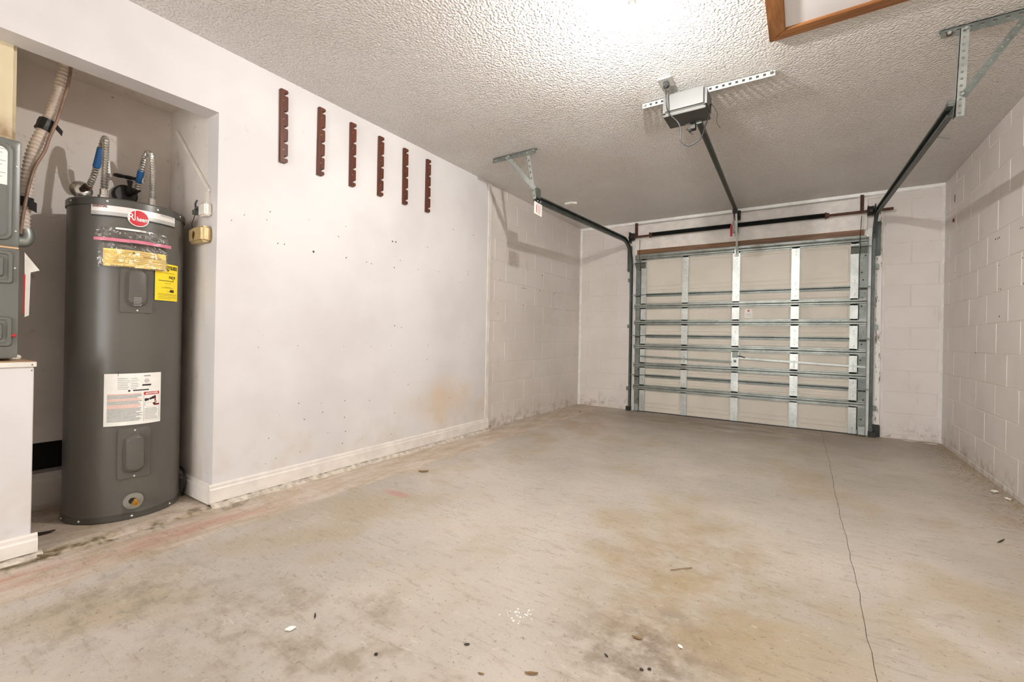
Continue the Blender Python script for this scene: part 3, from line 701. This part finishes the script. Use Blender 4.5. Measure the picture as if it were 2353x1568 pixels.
gb = thing('golden_control_box', (-.14, yw, 1.53), 'small golden control box on the niche side wall', 'control box')
MB().box(-.228, -.052, yw-.055, yw-.0005, 1.485, 1.575).build('case', GOLD, gb, bevel=.012, seg=3)
MB().prism([(-.16,yw-.055,1.55),(-.13,yw-.068,1.53),(-.15,yw-.06,1.50),(-.175,yw-.055,1.52)], (.004,-.002,.004)).build('dial', BRASS, gb)
MB().tube(catmull([(-.345,-4.884,.165),(-.31,-4.884,.155),(-.275,-4.886,.12),(-.27,-4.89,.06),(-.285,-4.893,.012)]), .006, 8).build('black_cable', BLACK, base=(-.3,-4.89,.006), label='short black cable loop behind the water heater base', cat='cable')

# ------------------------------------------------------------------ water heater
TC = Vector((-.37, -5.14, 0)); TR = .247; TH = 1.645; TB = .006
def P(th, z, r=TR):
    a = math.radians(th); return Vector((TC.x+r*math.cos(a), TC.y+r*math.sin(a), z))
wh_ = thing('water_heater', (TC.x, TC.y, TB), 'tall dark grey cylindrical water heater with labels in the niche', 'water heater')
MB().lathe((TC.x,TC.y,TB), (0,0,1), [(TR-.004,.0),(TR,.004),(TR,.03),(TR-.003,.034),(TR-.003,TH-.04)], 96).build('jacket', TANK, wh_, smooth=30)
MB().lathe((TC.x,TC.y,TB), (0,0,1), [(TR-.002,.0),(TR+.002,.003),(TR+.002,.03),(TR-.002,.033)], 96).build('bottom_band', TANKD, wh_, smooth=30)
MB().lathe((TC.x,TC.y,TH-.042), (0,0,1), [(TR-.002,0),(TR+.003,.002),(TR+.003,.034),(TR-.002,.041),(TR-.02,.044),(.05,.05)], 96).build('top_cap', TANKD, wh_, smooth=30)
g = MB()
for th, z in ((-78,TH-.02),(-35,TH-.02),(12,TH-.022),(45,TH-.02),(-88,.022),(-58,.022),(-8,.022),(35,.022)):
    g.lathe(P(th,z,TR), P(th,z)-P(th,z,0), [(.005,0),(.005,.003),(.003,.005)], 8)
g.build('screws', PORC, wh_, kind='stuff')
def patch(th0, th1, z0, z1, r=TR, n=None, thick=.0008):
    n = n or max(2, int(abs(th1-th0)/2)); mb = MB()
    vs = []; fs = []
    for i in range(n+1):
        th = th0+(th1-th0)*i/n
        vs += [P(th,z0,r), P(th,z1,r), P(th,z0,r-thick), P(th,z1,r-thick)]
    for i in range(n):
        a, b = 4*i, 4*i+4
        fs += [(a,b,b+1,a+1),(a+2,a+3,b+3,b+2),(a+1,b+1,b+3,a+3),(a,a+2,b+2,b)]
    fs += [(0,1,3,2),(4*n,4*n+2,4*n+3,4*n+1)]
    return mb.add(vs, fs)
def merge(mbs):
    o = MB()
    for m in mbs: o.add(m.v, m.f)
    return o
def text_mb(txt, size, bold=0.):
    cu = bpy.data.curves.new('t', 'FONT'); cu.body = txt; cu.size = size; cu.offset = bold; cu.align_x = 'CENTER'; cu.align_y = 'CENTER'; cu.resolution_u = 3
    o = bpy.data.objects.new('t', cu); COL.objects.link(o)
    me = bpy.data.meshes.new_from_object(o.evaluated_get(bpy.context.evaluated_depsgraph_get()))
    vs = [v.co.copy() for v in me.vertices]; fs = [tuple(p.vertices) for p in me.polygons]
    bpy.data.objects.remove(o); bpy.data.curves.remove(cu); bpy.data.meshes.remove(me)
    return vs, fs
def cyl_text(txt, size, th, z, r, width=None, bold=0.):
    vs, fs = text_mb(txt, size, bold)
    xs = [v.x for v in vs]; w0 = max(xs)-min(xs); cx = (max(xs)+min(xs))/2
    k = (width/w0) if width else 1
    return MB().add([P(th+math.degrees((v.x-cx)*k/TR), z+v.y, r) for v in vs], fs)
RL = TR+.0022
# top banner and logo
bn = patch(-50.7, 35, 1.555, 1.612, RL-.0008).build('banner_label', BANN, wh_)
merge([patch(-50.7, 35, 1.549, 1.556, RL-.0008)]).build('banner_edge', BLKP, bn)
patch(-50.7, 35, 1.556, 1.574, RL-.0004).build('banner_stripe', BANND, bn)
cyl_text('ESSENTIAL', .016, -42, 1.598, RL+.0006, .062, .0006).build('lettering', plain('maroon_print', (110,40,44), .5), bn)
cyl_text('PROFESSIONAL', .013, 24, 1.597, RL+.0006, .075).build('lettering', GREYP, bn)
def cdisc(th, z, rad, r, n=40, sq=1.):
    vs = [P(th, z, r)]; 
    for i in range(n):
        a = 2*math.pi*i/n; vs.append(P(th+math.degrees(rad*math.cos(a)/TR), z+rad*sq*math.sin(a), r))
    return MB().add(vs, [(0, 1+i, 1+(i+1) % n) for i in range(n)])
lg = cdisc(-6.9, 1.558, .043, RL+.0008).build('logo_border', PAPER, wh_)
cdisc(-6.9, 1.558, .0395, RL+.0012).build('logo_disc', REDP, lg)
cyl_text('R', .052, -13.2, 1.560, RL+.0018, .022, .0004).build('lettering', PAPER, lg)
cyl_text('heem', .032, -3.2, 1.553, RL+.0018, .046, .0006).build('lettering', PAPER, lg)
patch(-10.6, -9.9, 1.545, 1.594, RL+.0018).build('lettering', PAPER, lg)
# access panels
def rr_poly(thc, zc, hw, hz, rad, n=6):
    pts = []
    for cx, cz, a0 in ((hw-rad,hz-rad,0),(-hw+rad,hz-rad,90),(-hw+rad,-hz+rad,180),(hw-rad,-hz+rad,270)):
        for i in range(n+1):
            a = math.radians(a0+90*i/n); pts.append((cx+rad*math.cos(a), cz+rad*math.sin(a)))
    return pts
def embossed(thc, zc, rings):
    """rings: (half width, half height, corner radius, lift)"""
    mb = MB(); vs = []; m = None
    for hw, hz, rad, lift in rings:
        pts = rr_poly(thc, zc, hw, hz, rad); m = len(pts)
        vs += [P(thc+math.degrees(a/TR), zc+b, TR+lift) for a, b in pts]
    fs = [(j*m+i, j*m+(i+1) % m, (j+1)*m+(i+1) % m, (j+1)*m+i) for j in range(len(rings)-1) for i in range(m)]
    fs.append(tuple((len(rings)-1)*m+i for i in range(m)))
    return mb.add(vs, fs)
for zc, nm in ((1.200, 'u'), (.346, 'l')):
    ap = embossed(-6.7-.5*(nm == 'u'), zc, [(.066,.131,.012,-.002),(.066,.131,.012,.004),(.064,.129,.011,.006),(.044,.101,.039,.006),(.040,.097,.036,.014),(.031,.083,.028,.027),(.028,.080,.026,.028)]).build('access_panel', TANK, wh_, smooth=35)
    g = MB()
    for dz in (-.118, .118): g.lathe(P(-6.7, zc+dz, TR+.005), P(-6.7,0,1)-P(-6.7,0,0), [(.004,0),(.004,.003)], 8)
    g.build('screw', PORC, ap, kind='stuff')
    if nm == 'u':
        merge([patch(-10.5, -3.5+rng.uniform(-1.5,.5), 1.145-i*.008, 1.148-i*.008, TR+.0288) for i in range(6)]).build('print', GREYP, ap, kind='stuff')
# drain
dr = cdisc(-6.8, .098, .041, TR+.004).build('drain_plate', plain('drain_plate_grey', (140,138,130), .35, .1), wh_)
cdisc(-7.6, .099, .016, TR+.005).build('drain_hole', HOLE, dr)
o_ = P(-6.5,.095,TR-.01); d_ = P(-6.5,0,1)-P(-6.5,0,0)
MB().lathe(o_, d_, [(.009,0),(.009,.035),(.014,.037),(.014,.047),(.0125,.049),(.0125,.062),(.006,.062),(.006,.052)], 12).box(o_.x+.045, o_.x+.055, o_.y-.012, o_.y+.0, .1, .118).build('drain_valve', BRASS, wh_, smooth=30)
# white data label with print
wlab = patch(-35.0, 19.2, .492, .757, RL).build('warning_label', PAPER, wh_, label='white printed safety label')
q = RL+.0006; pr_ = []; red_ = []; blk_ = []
def ln(lst, a, b, z, h): lst.append(patch(a, b, z-h/2, z+h/2, q, None, .0004))
for i in range(7): ln(pr_, -23, -12+rng.uniform(-2,1), .731-i*.0088, .0022); ln(pr_, -11, -4+rng.uniform(-2,1), .731-i*.0088, .0022)
ln(pr_, -23, -11.6, .735, .0008); ln(blk_, -9, 6, .669, .006); ln(blk_, -13.5, -11.5, .668, .009); ln(pr_, 1, 7.5, .742, .006)
ln(blk_, -.5, 8.2, .694, .0085)
for i in range(24):
    z = .651-i*.0062
    if z < .512: break
    ln(red_ if i in (0,4,5,9,10,11) else pr_, -32, 0-rng.uniform(0,3)-(4 if i % 4 == 3 else 0), z, .0036)
for i in range(8): ln(pr_, 2, 16-rng.uniform(0,4), .568-i*.0075, .0025)
for a in (1.0, 17.4): pr_.append(patch(a, a+.25, .507, .640, q, None, .0004))
ln(pr_, 1, 17.5, .507, .0008); ln(blk_, -22.6, -22.2, .757, .026)
merge(pr_).build('print', GREYP, wlab, kind='stuff'); merge(red_).build('print', PALERED, wlab, kind='stuff'); merge(blk_).build('print', BLKP, wlab, kind='stuff')
patch(1.2, 17.2, .641, .657, q).build('danger_bar', REDP, wlab)
cyl_text('DANGER', .013, 10.4, .649, q+.0006, .048, .0004).build('lettering', PAPER, wlab)
MB().add([P(2.6,.6445,q+.0006),P(5.0,.6445,q+.0006),P(3.8,.654,q+.0006)], [(0,1,2)]).build('lettering', PAPER, wlab)
merge([cdisc(3.9, .716, .0095, q+.0002, 24)]).build('mark', BLKP, wlab)
merge([cdisc(3.9, .716, .0078, q+.0004, 24)]).build('mark', PAPER, wlab)
cyl_text('UL', .009, 3.9, .716, q+.0008, .008, .0003).build('lettering', BLKP, wlab)
merge([cdisc(3.2,.616,.006,q,10,1.4), cdisc(5.2,.617,.005,q,10,1.4), cdisc(8.0,.620,.007,q,10,.8), cdisc(10.4,.624,.008,q,10,.9), cdisc(12.4,.628,.006,q,10,1.2), patch(10.5,13.5,.589,.598,q)]).build('picture', BLKP, wlab, kind='stuff')
merge([patch(11.5,17.2,.583,.592,q+.0003), patch(12.2,13.6,.604,.628,q+.0003)]).build('picture', plain('dark_red_print', (120,24,34), .5), wlab, kind='stuff')
merge([cdisc(13.3,.603,.006,q+.0006,10,1.3)]).build('picture', SKIN, wlab, kind='stuff')
merge([patch(2.2,10,.600,.6008,q), patch(2.2,2.5,.585,.6,q), patch(4,12,.575,.5758,q)]).build('picture', GREYP, wlab, kind='stuff')
# energy label
eg = patch(10.3, 42, 1.143, 1.343, RL).build('energy_label', YEL, wh_, label='yellow energy guide label')
cyl_text('ENERGYGUIDE', .026, 27, 1.322, q+.0002, .112, .0012).build('lettering', BLKP, eg)
cyl_text('$419', .023, 32, 1.270, q+.0002, .042, .0008).build('lettering', BLKP, eg)
g = [patch(14, 34, 1.249, 1.252, q), patch(33.5, 34.2, 1.25, 1.262, q), patch(29, 35, 1.190, 1.204, q)]
g += [MB().add([P(24,1.312,q),P(28,1.312,q),P(26,1.302,q)], [(0,1,2)])]
merge(g).build('print', BLKP, eg, kind='stuff')
merge([patch(a, b, z, z+.0022, q) for a, b, z in ((20,36,1.292),(22,31,1.236),(22,30,1.216),(18,34,1.211),(25,29,1.193),(14,40,1.178),(14,39,1.171),(14,40,1.162),(14,30,1.153))]).build('print', plain('olive_print', (150,130,30), .5), eg, kind='stuff')

# booklet inside a zip bag taped to the tank
bk = thing('instruction_booklet', P(-9,1.30,TR+.02), 'pale yellow folded booklet inside a clear zip bag on the water heater', 'booklet')
def bulge(th0, th1, z0, z1, off, thick, n=24, m=6, wob=0.):
    vs = []; fs = []
    for i in range(n+1):
        for j in range(m+1):
            s_, t_ = i/n, j/m; th = th0+(th1-th0)*s_; z = z0+(z1-z0)*t_
            lift = off(s_, t_)+wob*noise.noise(Vector((s_*7, t_*5, 2.)))
            vs.append(P(th, z, TR+lift)); vs.append(P(th, z, TR+lift-thick))
    def id_(i, j, k): return 2*(i*(m+1)+j)+k
    for i in range(n):
        for j in range(m):
            fs += [(id_(i,j,0),id_(i+1,j,0),id_(i+1,j+1,0),id_(i,j+1,0)), (id_(i,j,1),id_(i,j+1,1),id_(i+1,j+1,1),id_(i+1,j,1))]
    for i in range(n):
        fs += [(id_(i,0,0),id_(i,0,1),id_(i+1,0,1),id_(i+1,0,0)), (id_(i,m,0),id_(i+1,m,0),id_(i+1,m,1),id_(i,m,1))]
    for j in range(m):
        fs += [(id_(0,j,0),id_(0,j+1,0),id_(0,j+1,1),id_(0,j,1)), (id_(n,j,0),id_(n,j,1),id_(n,j+1,1),id_(n,j+1,0))]
    return MB().add(vs, fs)
bulge(-36.5, 19.5, 1.300, 1.387, lambda s, t: .020, .012).build('pages', YELP, bk, smooth=30)
g = [patch(-30+rng.uniform(0,3), 14+rng.uniform(-10,3), z, z+.0022, TR+.0206) for z in (1.375,1.366,1.347,1.338,1.327,1.318)]+[patch(-3, 14, 1.354, 1.361, TR+.0206)]
merge(g).build('print', plain('tan_print', (176,146,84), .5), bk, kind='stuff')
merge([cdisc(-11,1.374,.005,TR+.0207,12,.8), patch(-30,-10,1.3005,1.304,TR+.0207), patch(4,18,1.3005,1.304,TR+.0207)]).build('print', plain('dark_olive_print', (90,72,34), .5), bk, kind='stuff')
bag = thing('plastic_zip_bag', P(-10,1.30,TR+.04), 'clear plastic zip bag with a pink seal on the water heater', 'plastic bag')
def bag_off(s, t): return .030+.012*math.sin(math.pi*s)*(1-t)+.012*math.sin(s*17+t*3)*t*(1-t)*2-.02*t*t
BAGM = m_bag()
bulge(-40, 20.5, 1.294, 1.43, bag_off, .0005, 40, 12, .010).build('bag_body', BAGM, bag, smooth=60)
bulge(-44.5, 23, 1.436, 1.497, lambda s, t: .018-.012*t, .0005, 40, 8, .012).build('bag_flap', BAGM, bag, smooth=60)
bulge(-44.5, 24, 1.424, 1.440, lambda s, t: .024+.004*math.sin(s*14), .0015, 40, 2, .004).build('zip_seal', PINK, bag, smooth=60)
bulge(-27, 0, 1.488, 1.497, lambda s, t: .008, .001, 10, 1).build('tape', PAPER, bag)

# flexible connectors with valves
def connector(path, nip, wall, label, lab0, lab1, tagp, dark):
    t = thing('water_connector', (nip[0], nip[1], TH+.01), label, 'water pipe', 'flexible water connectors')
    g = MB(); ribbed(g, path, .0158, .015, .0048); g.build('hose', CHROME, t, smooth=25)
    MB().lathe((nip[0],nip[1],TH+.009), (0,0,1), [(.02,0),(.02,.012),(.024,.014),(.024,.036),(.017,.04),(.0165,.07)], 8).build('nut', CHROME, t)
    MB().lathe(wall, (1,0,0), [(.05,0),(.05,.003),(.04,.014),(.024,.02)] if not dark else [(.058,0),(.058,.03),(.05,.036)], 28).build('escutcheon', CHROME if not dark else DARKIRON, t, smooth=35)
    w2 = Vector(wall); p0 = Vector(path[0])
    MB().tube([w2+Vector((.01,0,0)), w2.lerp(p0,.5), p0+(p0-w2)*.05], .015, 12).tube([w2.lerp(p0,.55), w2.lerp(p0,.8)], .02, 8).build('stub_pipe', RUST if not dark else DARKIRON, t, smooth=40)
    P0 = catmull(path, 10); i0, i1 = int(lab0*len(P0)), int(lab1*len(P0))
    MB().tube(P0[i0:i1+1], .0168, 14).build('blue_sleeve', BLUE, t, smooth=40)
    return t
c1 = connector([(-.55,-5.265,1.771),(-.5,-5.259,1.819),(-.46,-5.252,1.896),(-.43,-5.243,1.985),(-.405,-5.239,2.010),(-.38,-5.241,1.985),(-.362,-5.247,1.87),(-.355,-5.252,1.74),(-.355,-5.252,1.68)], (-.355,-5.252), (NB,-5.272,1.765), 'left braided water connector with blue sleeve looping above the heater', .2, .34, None, False)
MB().obox((-.452,-5.228,1.915), (-.452,-5.222,1.845), (0,.022,-.004), (.001,0,0)).build('paper_tag', PAPER, c1)
c2 = connector([(-.55,-5.053,1.81),(-.52,-5.055,1.86),(-.495,-5.055,1.905),(-.45,-5.053,1.975),(-.41,-5.047,2.003),(-.375,-5.043,1.97),(-.35,-5.045,1.87),(-.335,-5.05,1.73),(-.335,-5.05,1.68)], (-.335,-5.05), (NB,-5.085,1.785), 'right braided water connector with blue sleeve and black valve handle', .1, .27, None, True)
g = MB(); g.lathe((-.60,-5.075,1.80), (0,0,1), [(.016,0),(.016,.02),(.01,.03),(.012,.05),(.016,.065),(.006,.07)], 12)
for i in range(3): g.lathe((-.60,-5.125+i*.045,1.873+.002*i), (0,0,1), [(.01,0),(.027,.004),(.027,.014),(.01,.018)], 14)
g.build('valve_handle', BLACK, c2, smooth=40)
MB().box(-.518, -.500, -5.046, -5.040, 1.845, 1.885).build('sleeve_print', PAPER, c2)

# ------------------------------------------------------------------ platform, air handler, duct, conduit
pf = thing('white_platform', (-.3, -5.9, 0), 'white painted plywood platform carrying the grey air handler', 'platform')
MB().box(-.64, 0, -6.9, -5.553, .004, .815).build('panels', DRY, pf, bevel=.003)
MB().box(-.645, .006, -6.9, -5.548, .8155, .838).build('top_board', RAW, pf, bevel=.002)
MB().box(.0, .0075, -6.9, -5.547, .8165, .8365).build('top_edge', WHT, pf)
g = MB(); skirt(g, (0,-6.9,0), (0,-5.535,0), (1,0,0), .02, .10); g.build('skirting', WHT, pf)
g = MB()
for z in (.825, .80): disc(g, (.0076 if z > .816 else .0, -5.56, z), (1,0,0), .003)
g.build('nails', SPECK, pf, kind='stuff')
au = thing('air_handler', (-.35, -5.9, .838), 'dark grey metal air handler cabinet standing on the white platform', 'air handler')
FX = -.10; YS = -5.588
MB().box(-.60, FX-.012, -6.35, YS-.004, .85, 1.785).build('cabinet', UNIT, au, bevel=.006)
def emboss_x(y0, y1, z0, z1, rings, name, mat=UNIT, lab=None):
    """rings: (inset, corner radius, lift) on the front plane x=FX"""
    vs = []; yc, zc = (y0+y1)/2, (z0+z1)/2
    for ins, rad, lift in rings:
        pts = rr_poly(0, 0, (y1-y0)/2-ins, (z1-z0)/2-ins, rad); m = len(pts)
        vs += [(FX+lift, yc+a, zc+b) for a, b in pts]
    fs = [(j*m+i, j*m+(i+1) % m, (j+1)*m+(i+1) % m, (j+1)*m+i) for j in range(len(rings)-1) for i in range(m)]
    fs.append(tuple((len(rings)-1)*m+i for i in range(m)))
    return MB().add(vs, fs).build(name, mat, au, smooth=35)
up = emboss_x(-6.35, YS, 1.332, 1.792, [(0,.008,-.02),(0,.008,-.002),(.003,.008,.0),(.022,.03,.0),(.026,.028,.012),(.034,.026,.013),(.04,.024,.004)], 'door_panel')
emboss_x(-6.35, YS, .852, 1.322, [(0,.006,-.02),(0,.006,0),(.022,.012,0)], 'lower_panel')
for z0, z1 in ((1.17,1.312),(.90,1.03)):
    emboss_x(-6.32, YS-.016, z0, z1, [(0,.012,0),(.004,.012,.008),(.014,.01,.008),(.018,.01,.002),(.028,.01,.002),(.032,.01,.012),(.04,.008,.012)], 'louvre_panel')
MB().box(FX-.002, FX+.003, -6.35, YS-.002, 1.323, 1.331).build('panel_gap', RAW, au)
MB().box(FX+.0041, FX+.005, -6.1, -5.620, 1.592, 1.762).build('rating_label', PAPER, au)
g = MB()
for i in range(8): g.box(FX+.005, FX+.0054, -5.75, -5.632-(i % 3)*.01, 1.742-i*.017, 1.7445-i*.017)
g.build('print', GREYP, au, kind='stuff')
g = MB()
for z in (1.68, 1.40, 1.24): disc(g, (FX+.002, YS-.012, z), (1,0,0), .004)
g.build('screws', PORC, au, kind='stuff')
MB().lathe((FX-.002, YS-.012, .948), (1,0,0), [(.008,0),(.008,.008),(.005,.01)], 10).build('red_button', REDPL, au)
MB().tube(catmull([(FX-.05,YS-.01,.853),(FX-.06,YS+.01,.851),(FX-.12,YS-.005,.852),(FX-.18,YS+.012,.851)]), .012, 8).build('sealing_foam', CHIP, au)
dc = MB().box(-.62, -.125, -6.34, -5.600, 1.786, HC-.001).build('supply_duct', DUCT, base=(-.37,-5.95,1.786), bevel=.012, seg=3, label='cream duct-board plenum rising from the air handler', cat='duct')
cp = [(-.335,-5.400,2.372),(-.335,-5.407,2.29),(-.335,-5.424,2.185),(-.335,-5.446,2.063),(-.335,-5.470,1.978),(-.335,-5.509,1.848),(-.335,-5.529,1.716),(-.335,-5.538,1.57),(-.335,-5.543,1.475),(-.335,-5.535,1.425)]
co = thing('flexible_conduit', (-.335, -5.45, 1.38), 'white ribbed flexible conduit running from niche ceiling to air handler', 'conduit')
g = MB(); ribbed(g, cp, .0262, .019, .006, 14); g.build('hose', CONDW, co, smooth=25)
MB().tube(catmull([(-.335,-5.536,1.45),(-.335,-5.53,1.415),(-.335,-5.54,1.392),(-.335,-5.575,1.388),(-.335,-5.586,1.388)]), [.029]*17+[.027]*16 if False else .028, 14).build('elbow', GALV, co, smooth=40)
g = MB(); c_ = Vector((-.335,-5.474,1.968)); d_ = (Vector(cp[4])-Vector(cp[3])).normalized()
g.tube([c_-d_*.028, c_-d_*.01, c_+d_*.012, c_+d_*.03], [.031,.033,.031,.034], 9); g.obox(c_+Vector((.02,.02,0)), c_+Vector((.03,.05,-.04)), (.004,0,0), (0,.004,.025)); g.build('black_tape', BLACK, co)
g = MB().tube([(-.335,-5.5385,1.60),(-.335,-5.54,1.555)], .031, 10); g.obox((-.305,-5.53,1.59), (-.30,-5.505,1.575), (.004,0,0), (0,0,-.045)); g.build('black_tape', BLACK, co)
MB().tube(catmull([(-.30,-5.395,2.30),(-.30,-5.404,2.20),(-.295,-5.43,2.06),(-.29,-5.446,1.985),(-.295,-5.468,1.90),(-.29,-5.484,1.83),(-.295,-5.515,1.74),(-.295,-5.535,1.63),(-.295,-5.550,1.50),(-.30,-5.556,1.42)], 8), .0065, 8).build('copper_line', COPPER, base=(-.3,-5.55,1.42), label='thin brown copper wire running beside the white conduit', cat='wire', smooth=60)
fp = MB().prism([(-.14,-5.566,1.318),(-.14,-5.518,1.243),(-.14,-5.546,1.231),(-.14,-5.549,1.038),(-.14,-5.562,1.03),(-.14,-5.564,1.2)], (-.012,0,0)).build('folded_paper', PAPER, base=(-.14,-5.555,1.04), label='folded white paper sheet tucked beside the air handler', cat='paper')
MB().prism([(-.139,-5.568,1.22),(-.139,-5.562,1.22),(-.139,-5.563,1.045),(-.139,-5.568,1.045)], (.0005,0,0)).build('red_edge', REDP, fp)

# ------------------------------------------------------------------ debris on the floor
def leaf(x, y, z, L, wd, rot, mat, label, name='dry_leaf', cat='leaf', curl=.3):
    vs = []; fs = []; n = 8
    for i in range(n+1):
        t = i/n; hw = wd*math.sin(math.pi*min(.96, max(.04, t)))**.8; zz = .003+curl*L*(t-.5)**2
        for s in (-1, 0, 1):
            for k in (0, .0012): vs.append((L*(t-.5), s*hw, zz+abs(s)*.25*wd+k))
    def q(i, s, k): return i*6+s*2+k
    for i in range(n):
        for s in (0, 1):
            fs += [(q(i,s,1),q(i+1,s,1),q(i+1,s+1,1),q(i,s+1,1)), (q(i,s,0),q(i,s+1,0),q(i+1,s+1,0),q(i+1,s,0))]
        fs += [(q(i,0,0),q(i+1,0,0),q(i+1,0,1),q(i,0,1)), (q(i,2,0),q(i,2,1),q(i+1,2,1),q(i+1,2,0))]
    fs += [(q(0,0,0),q(0,0,1),q(0,1,1),q(0,1,0)), (q(0,1,0),q(0,1,1),q(0,2,1),q(0,2,0)), (q(n,0,0),q(n,1,0),q(n,1,1),q(n,0,1)), (q(n,1,0),q(n,2,0),q(n,2,1),q(n,1,1))]
    o = MB().add(vs, fs).build(name, mat, label=label, cat=cat)
    o.location = (x, y, z-.002); o.rotation_euler = (0, 0, math.radians(rot)); WL[o.name] = o.location.copy(); return o
DKL = plain('dark_leaf', (48,38,30), .6, 0, .2, 60)
leaf(-.24,-5.478,.004,.09,.018,70,DKL,'curled dark leaf on the niche floor beside the white platform')
leaf(.496,-3.701,0,.07,.016,40,LEAF,'dry curled leaf on the floor near the left skirting')
leaf(2.317,-4.563,0,.034,.006,10,LEAF,'small brown leaf scrap on the tan oil stain')
leaf(2.444,-4.524,0,.02,.006,-35,CHIP,'white paint flake on the tan oil stain','paint_flake','flake',.1)
leaf(1.356,-5.183,0,.032,.012,60,CHIP,'pale oval flake on the floor toward the camera left of centre','paint_flake','flake',.1)
leaf(2.371,-4.693,0,.012,.005,0,DKL,'left of two dark crumbs at the edge of the oil stain','crumb','crumb',.1)
leaf(2.390,-4.678,0,.012,.005,50,DKL,'right of two dark crumbs at the edge of the oil stain','crumb','crumb',.1)
leaf(2.263,-4.697,0,.018,.003,-30,DKL,'tiny dark splinter left of the oil stain','splinter','splinter',.1)
leaf(2.11,-4.893,0,.04,.006,30,LEAF,'thin curled brown scrap at the bottom of the picture','dry_scrap','scrap',.2)
leaf(1.358,-5.096,0,.034,.003,-35,DKL,'thin dark twig on the floor below the wall','twig','twig',.1)
leaf(1.879,-4.906,0,.018,.005,40,DKL,'short dark twig piece near the picture centre bottom','twig','twig',.1)
leaf(1.679,-5.099,0,.012,.006,0,DKL,'round dark crumb on bare concrete left of the oil stain','crumb','crumb',.1)
leaf(1.99,-4.977,0,.02,.003,15,LEAF,'tan splinter at the bottom edge of the picture','splinter','splinter',.1)
MB().tube(catmull([(2.30,-4.06,.003),(2.34,-4.02,.005),(2.372,-3.985,.003)]), .0016, 6).build('straw', LEAF, base=(2.33,-4.02,.002), label='thin dry straw lying on the concrete in the middle of the floor', cat='straw')
leaf(3.812,-.13,0,.10,.02,15,CHIP,'larger white paint scrap in the far right floor corner','paint_scrap','paint scrap',.2)
leaf(3.66,-.09,0,.12,.013,5,CHIP,'narrow white paint strip along the door wall near the right corner','paint_scrap','paint scrap',.1)
leaf(3.836,-1.753,0,.07,.02,75,CHIP,'white paint scrap in the grit along the right wall','paint_scrap','paint scrap',.2)
leaf(3.86,-1.90,0,.05,.016,100,CHIP,'small white chip in the grit against the right wall','paint_scrap','paint scrap',.2)
leaf(3.598,-2.797,0,.09,.004,60,DKL,'dark twig on the floor at the right picture edge','twig','twig',.1)
leaf(.30,-.62,0,.03,.012,20,DKL,'dark clod on the floor in the far left corner','clod','clod',.1)
g = MB(); r2 = random.Random(11)
for i in range(900):
    y = -.15-abs(r2.gauss(0,1))*1.3 if i % 2 else r2.uniform(-3.4,-.2)
    x = W-.01-abs(r2.gauss(0,.055)); s = r2.uniform(.0015,.0055)
    if y < -3.6: continue
    v = [(x+r2.uniform(-s,s), y+r2.uniform(-s,s), max(0, r2.uniform(0,2*s))) for _ in range(4)]
    g.add([(x-s,y-s,0),(x+s,y-s*.6,0),(x,y+s,0),(x,y,s*1.3)], [(0,2,1),(0,1,3),(1,2,3),(2,0,3)])
g.build('grit', GRIT, label='loose sandy grit along the foot of the right wall', cat='grit', kind='stuff')
g = MB()
for i in range(26):
    x, y, s = 1.938+r2.gauss(0,.03), -4.679+r2.gauss(0,.02), r2.uniform(.002,.006)
    g.add([(x-s,y-s*.5,.0),(x+s,y-s,.0),(x+s*.4,y+s,.0),(x,y,.002)], [(0,2,1),(0,1,3),(1,2,3),(2,0,3)])
g.build('plaster_crumbs', CHIP, label='scatter of white plaster crumbs on the floor near the picture centre', cat='crumbs', kind='stuff')
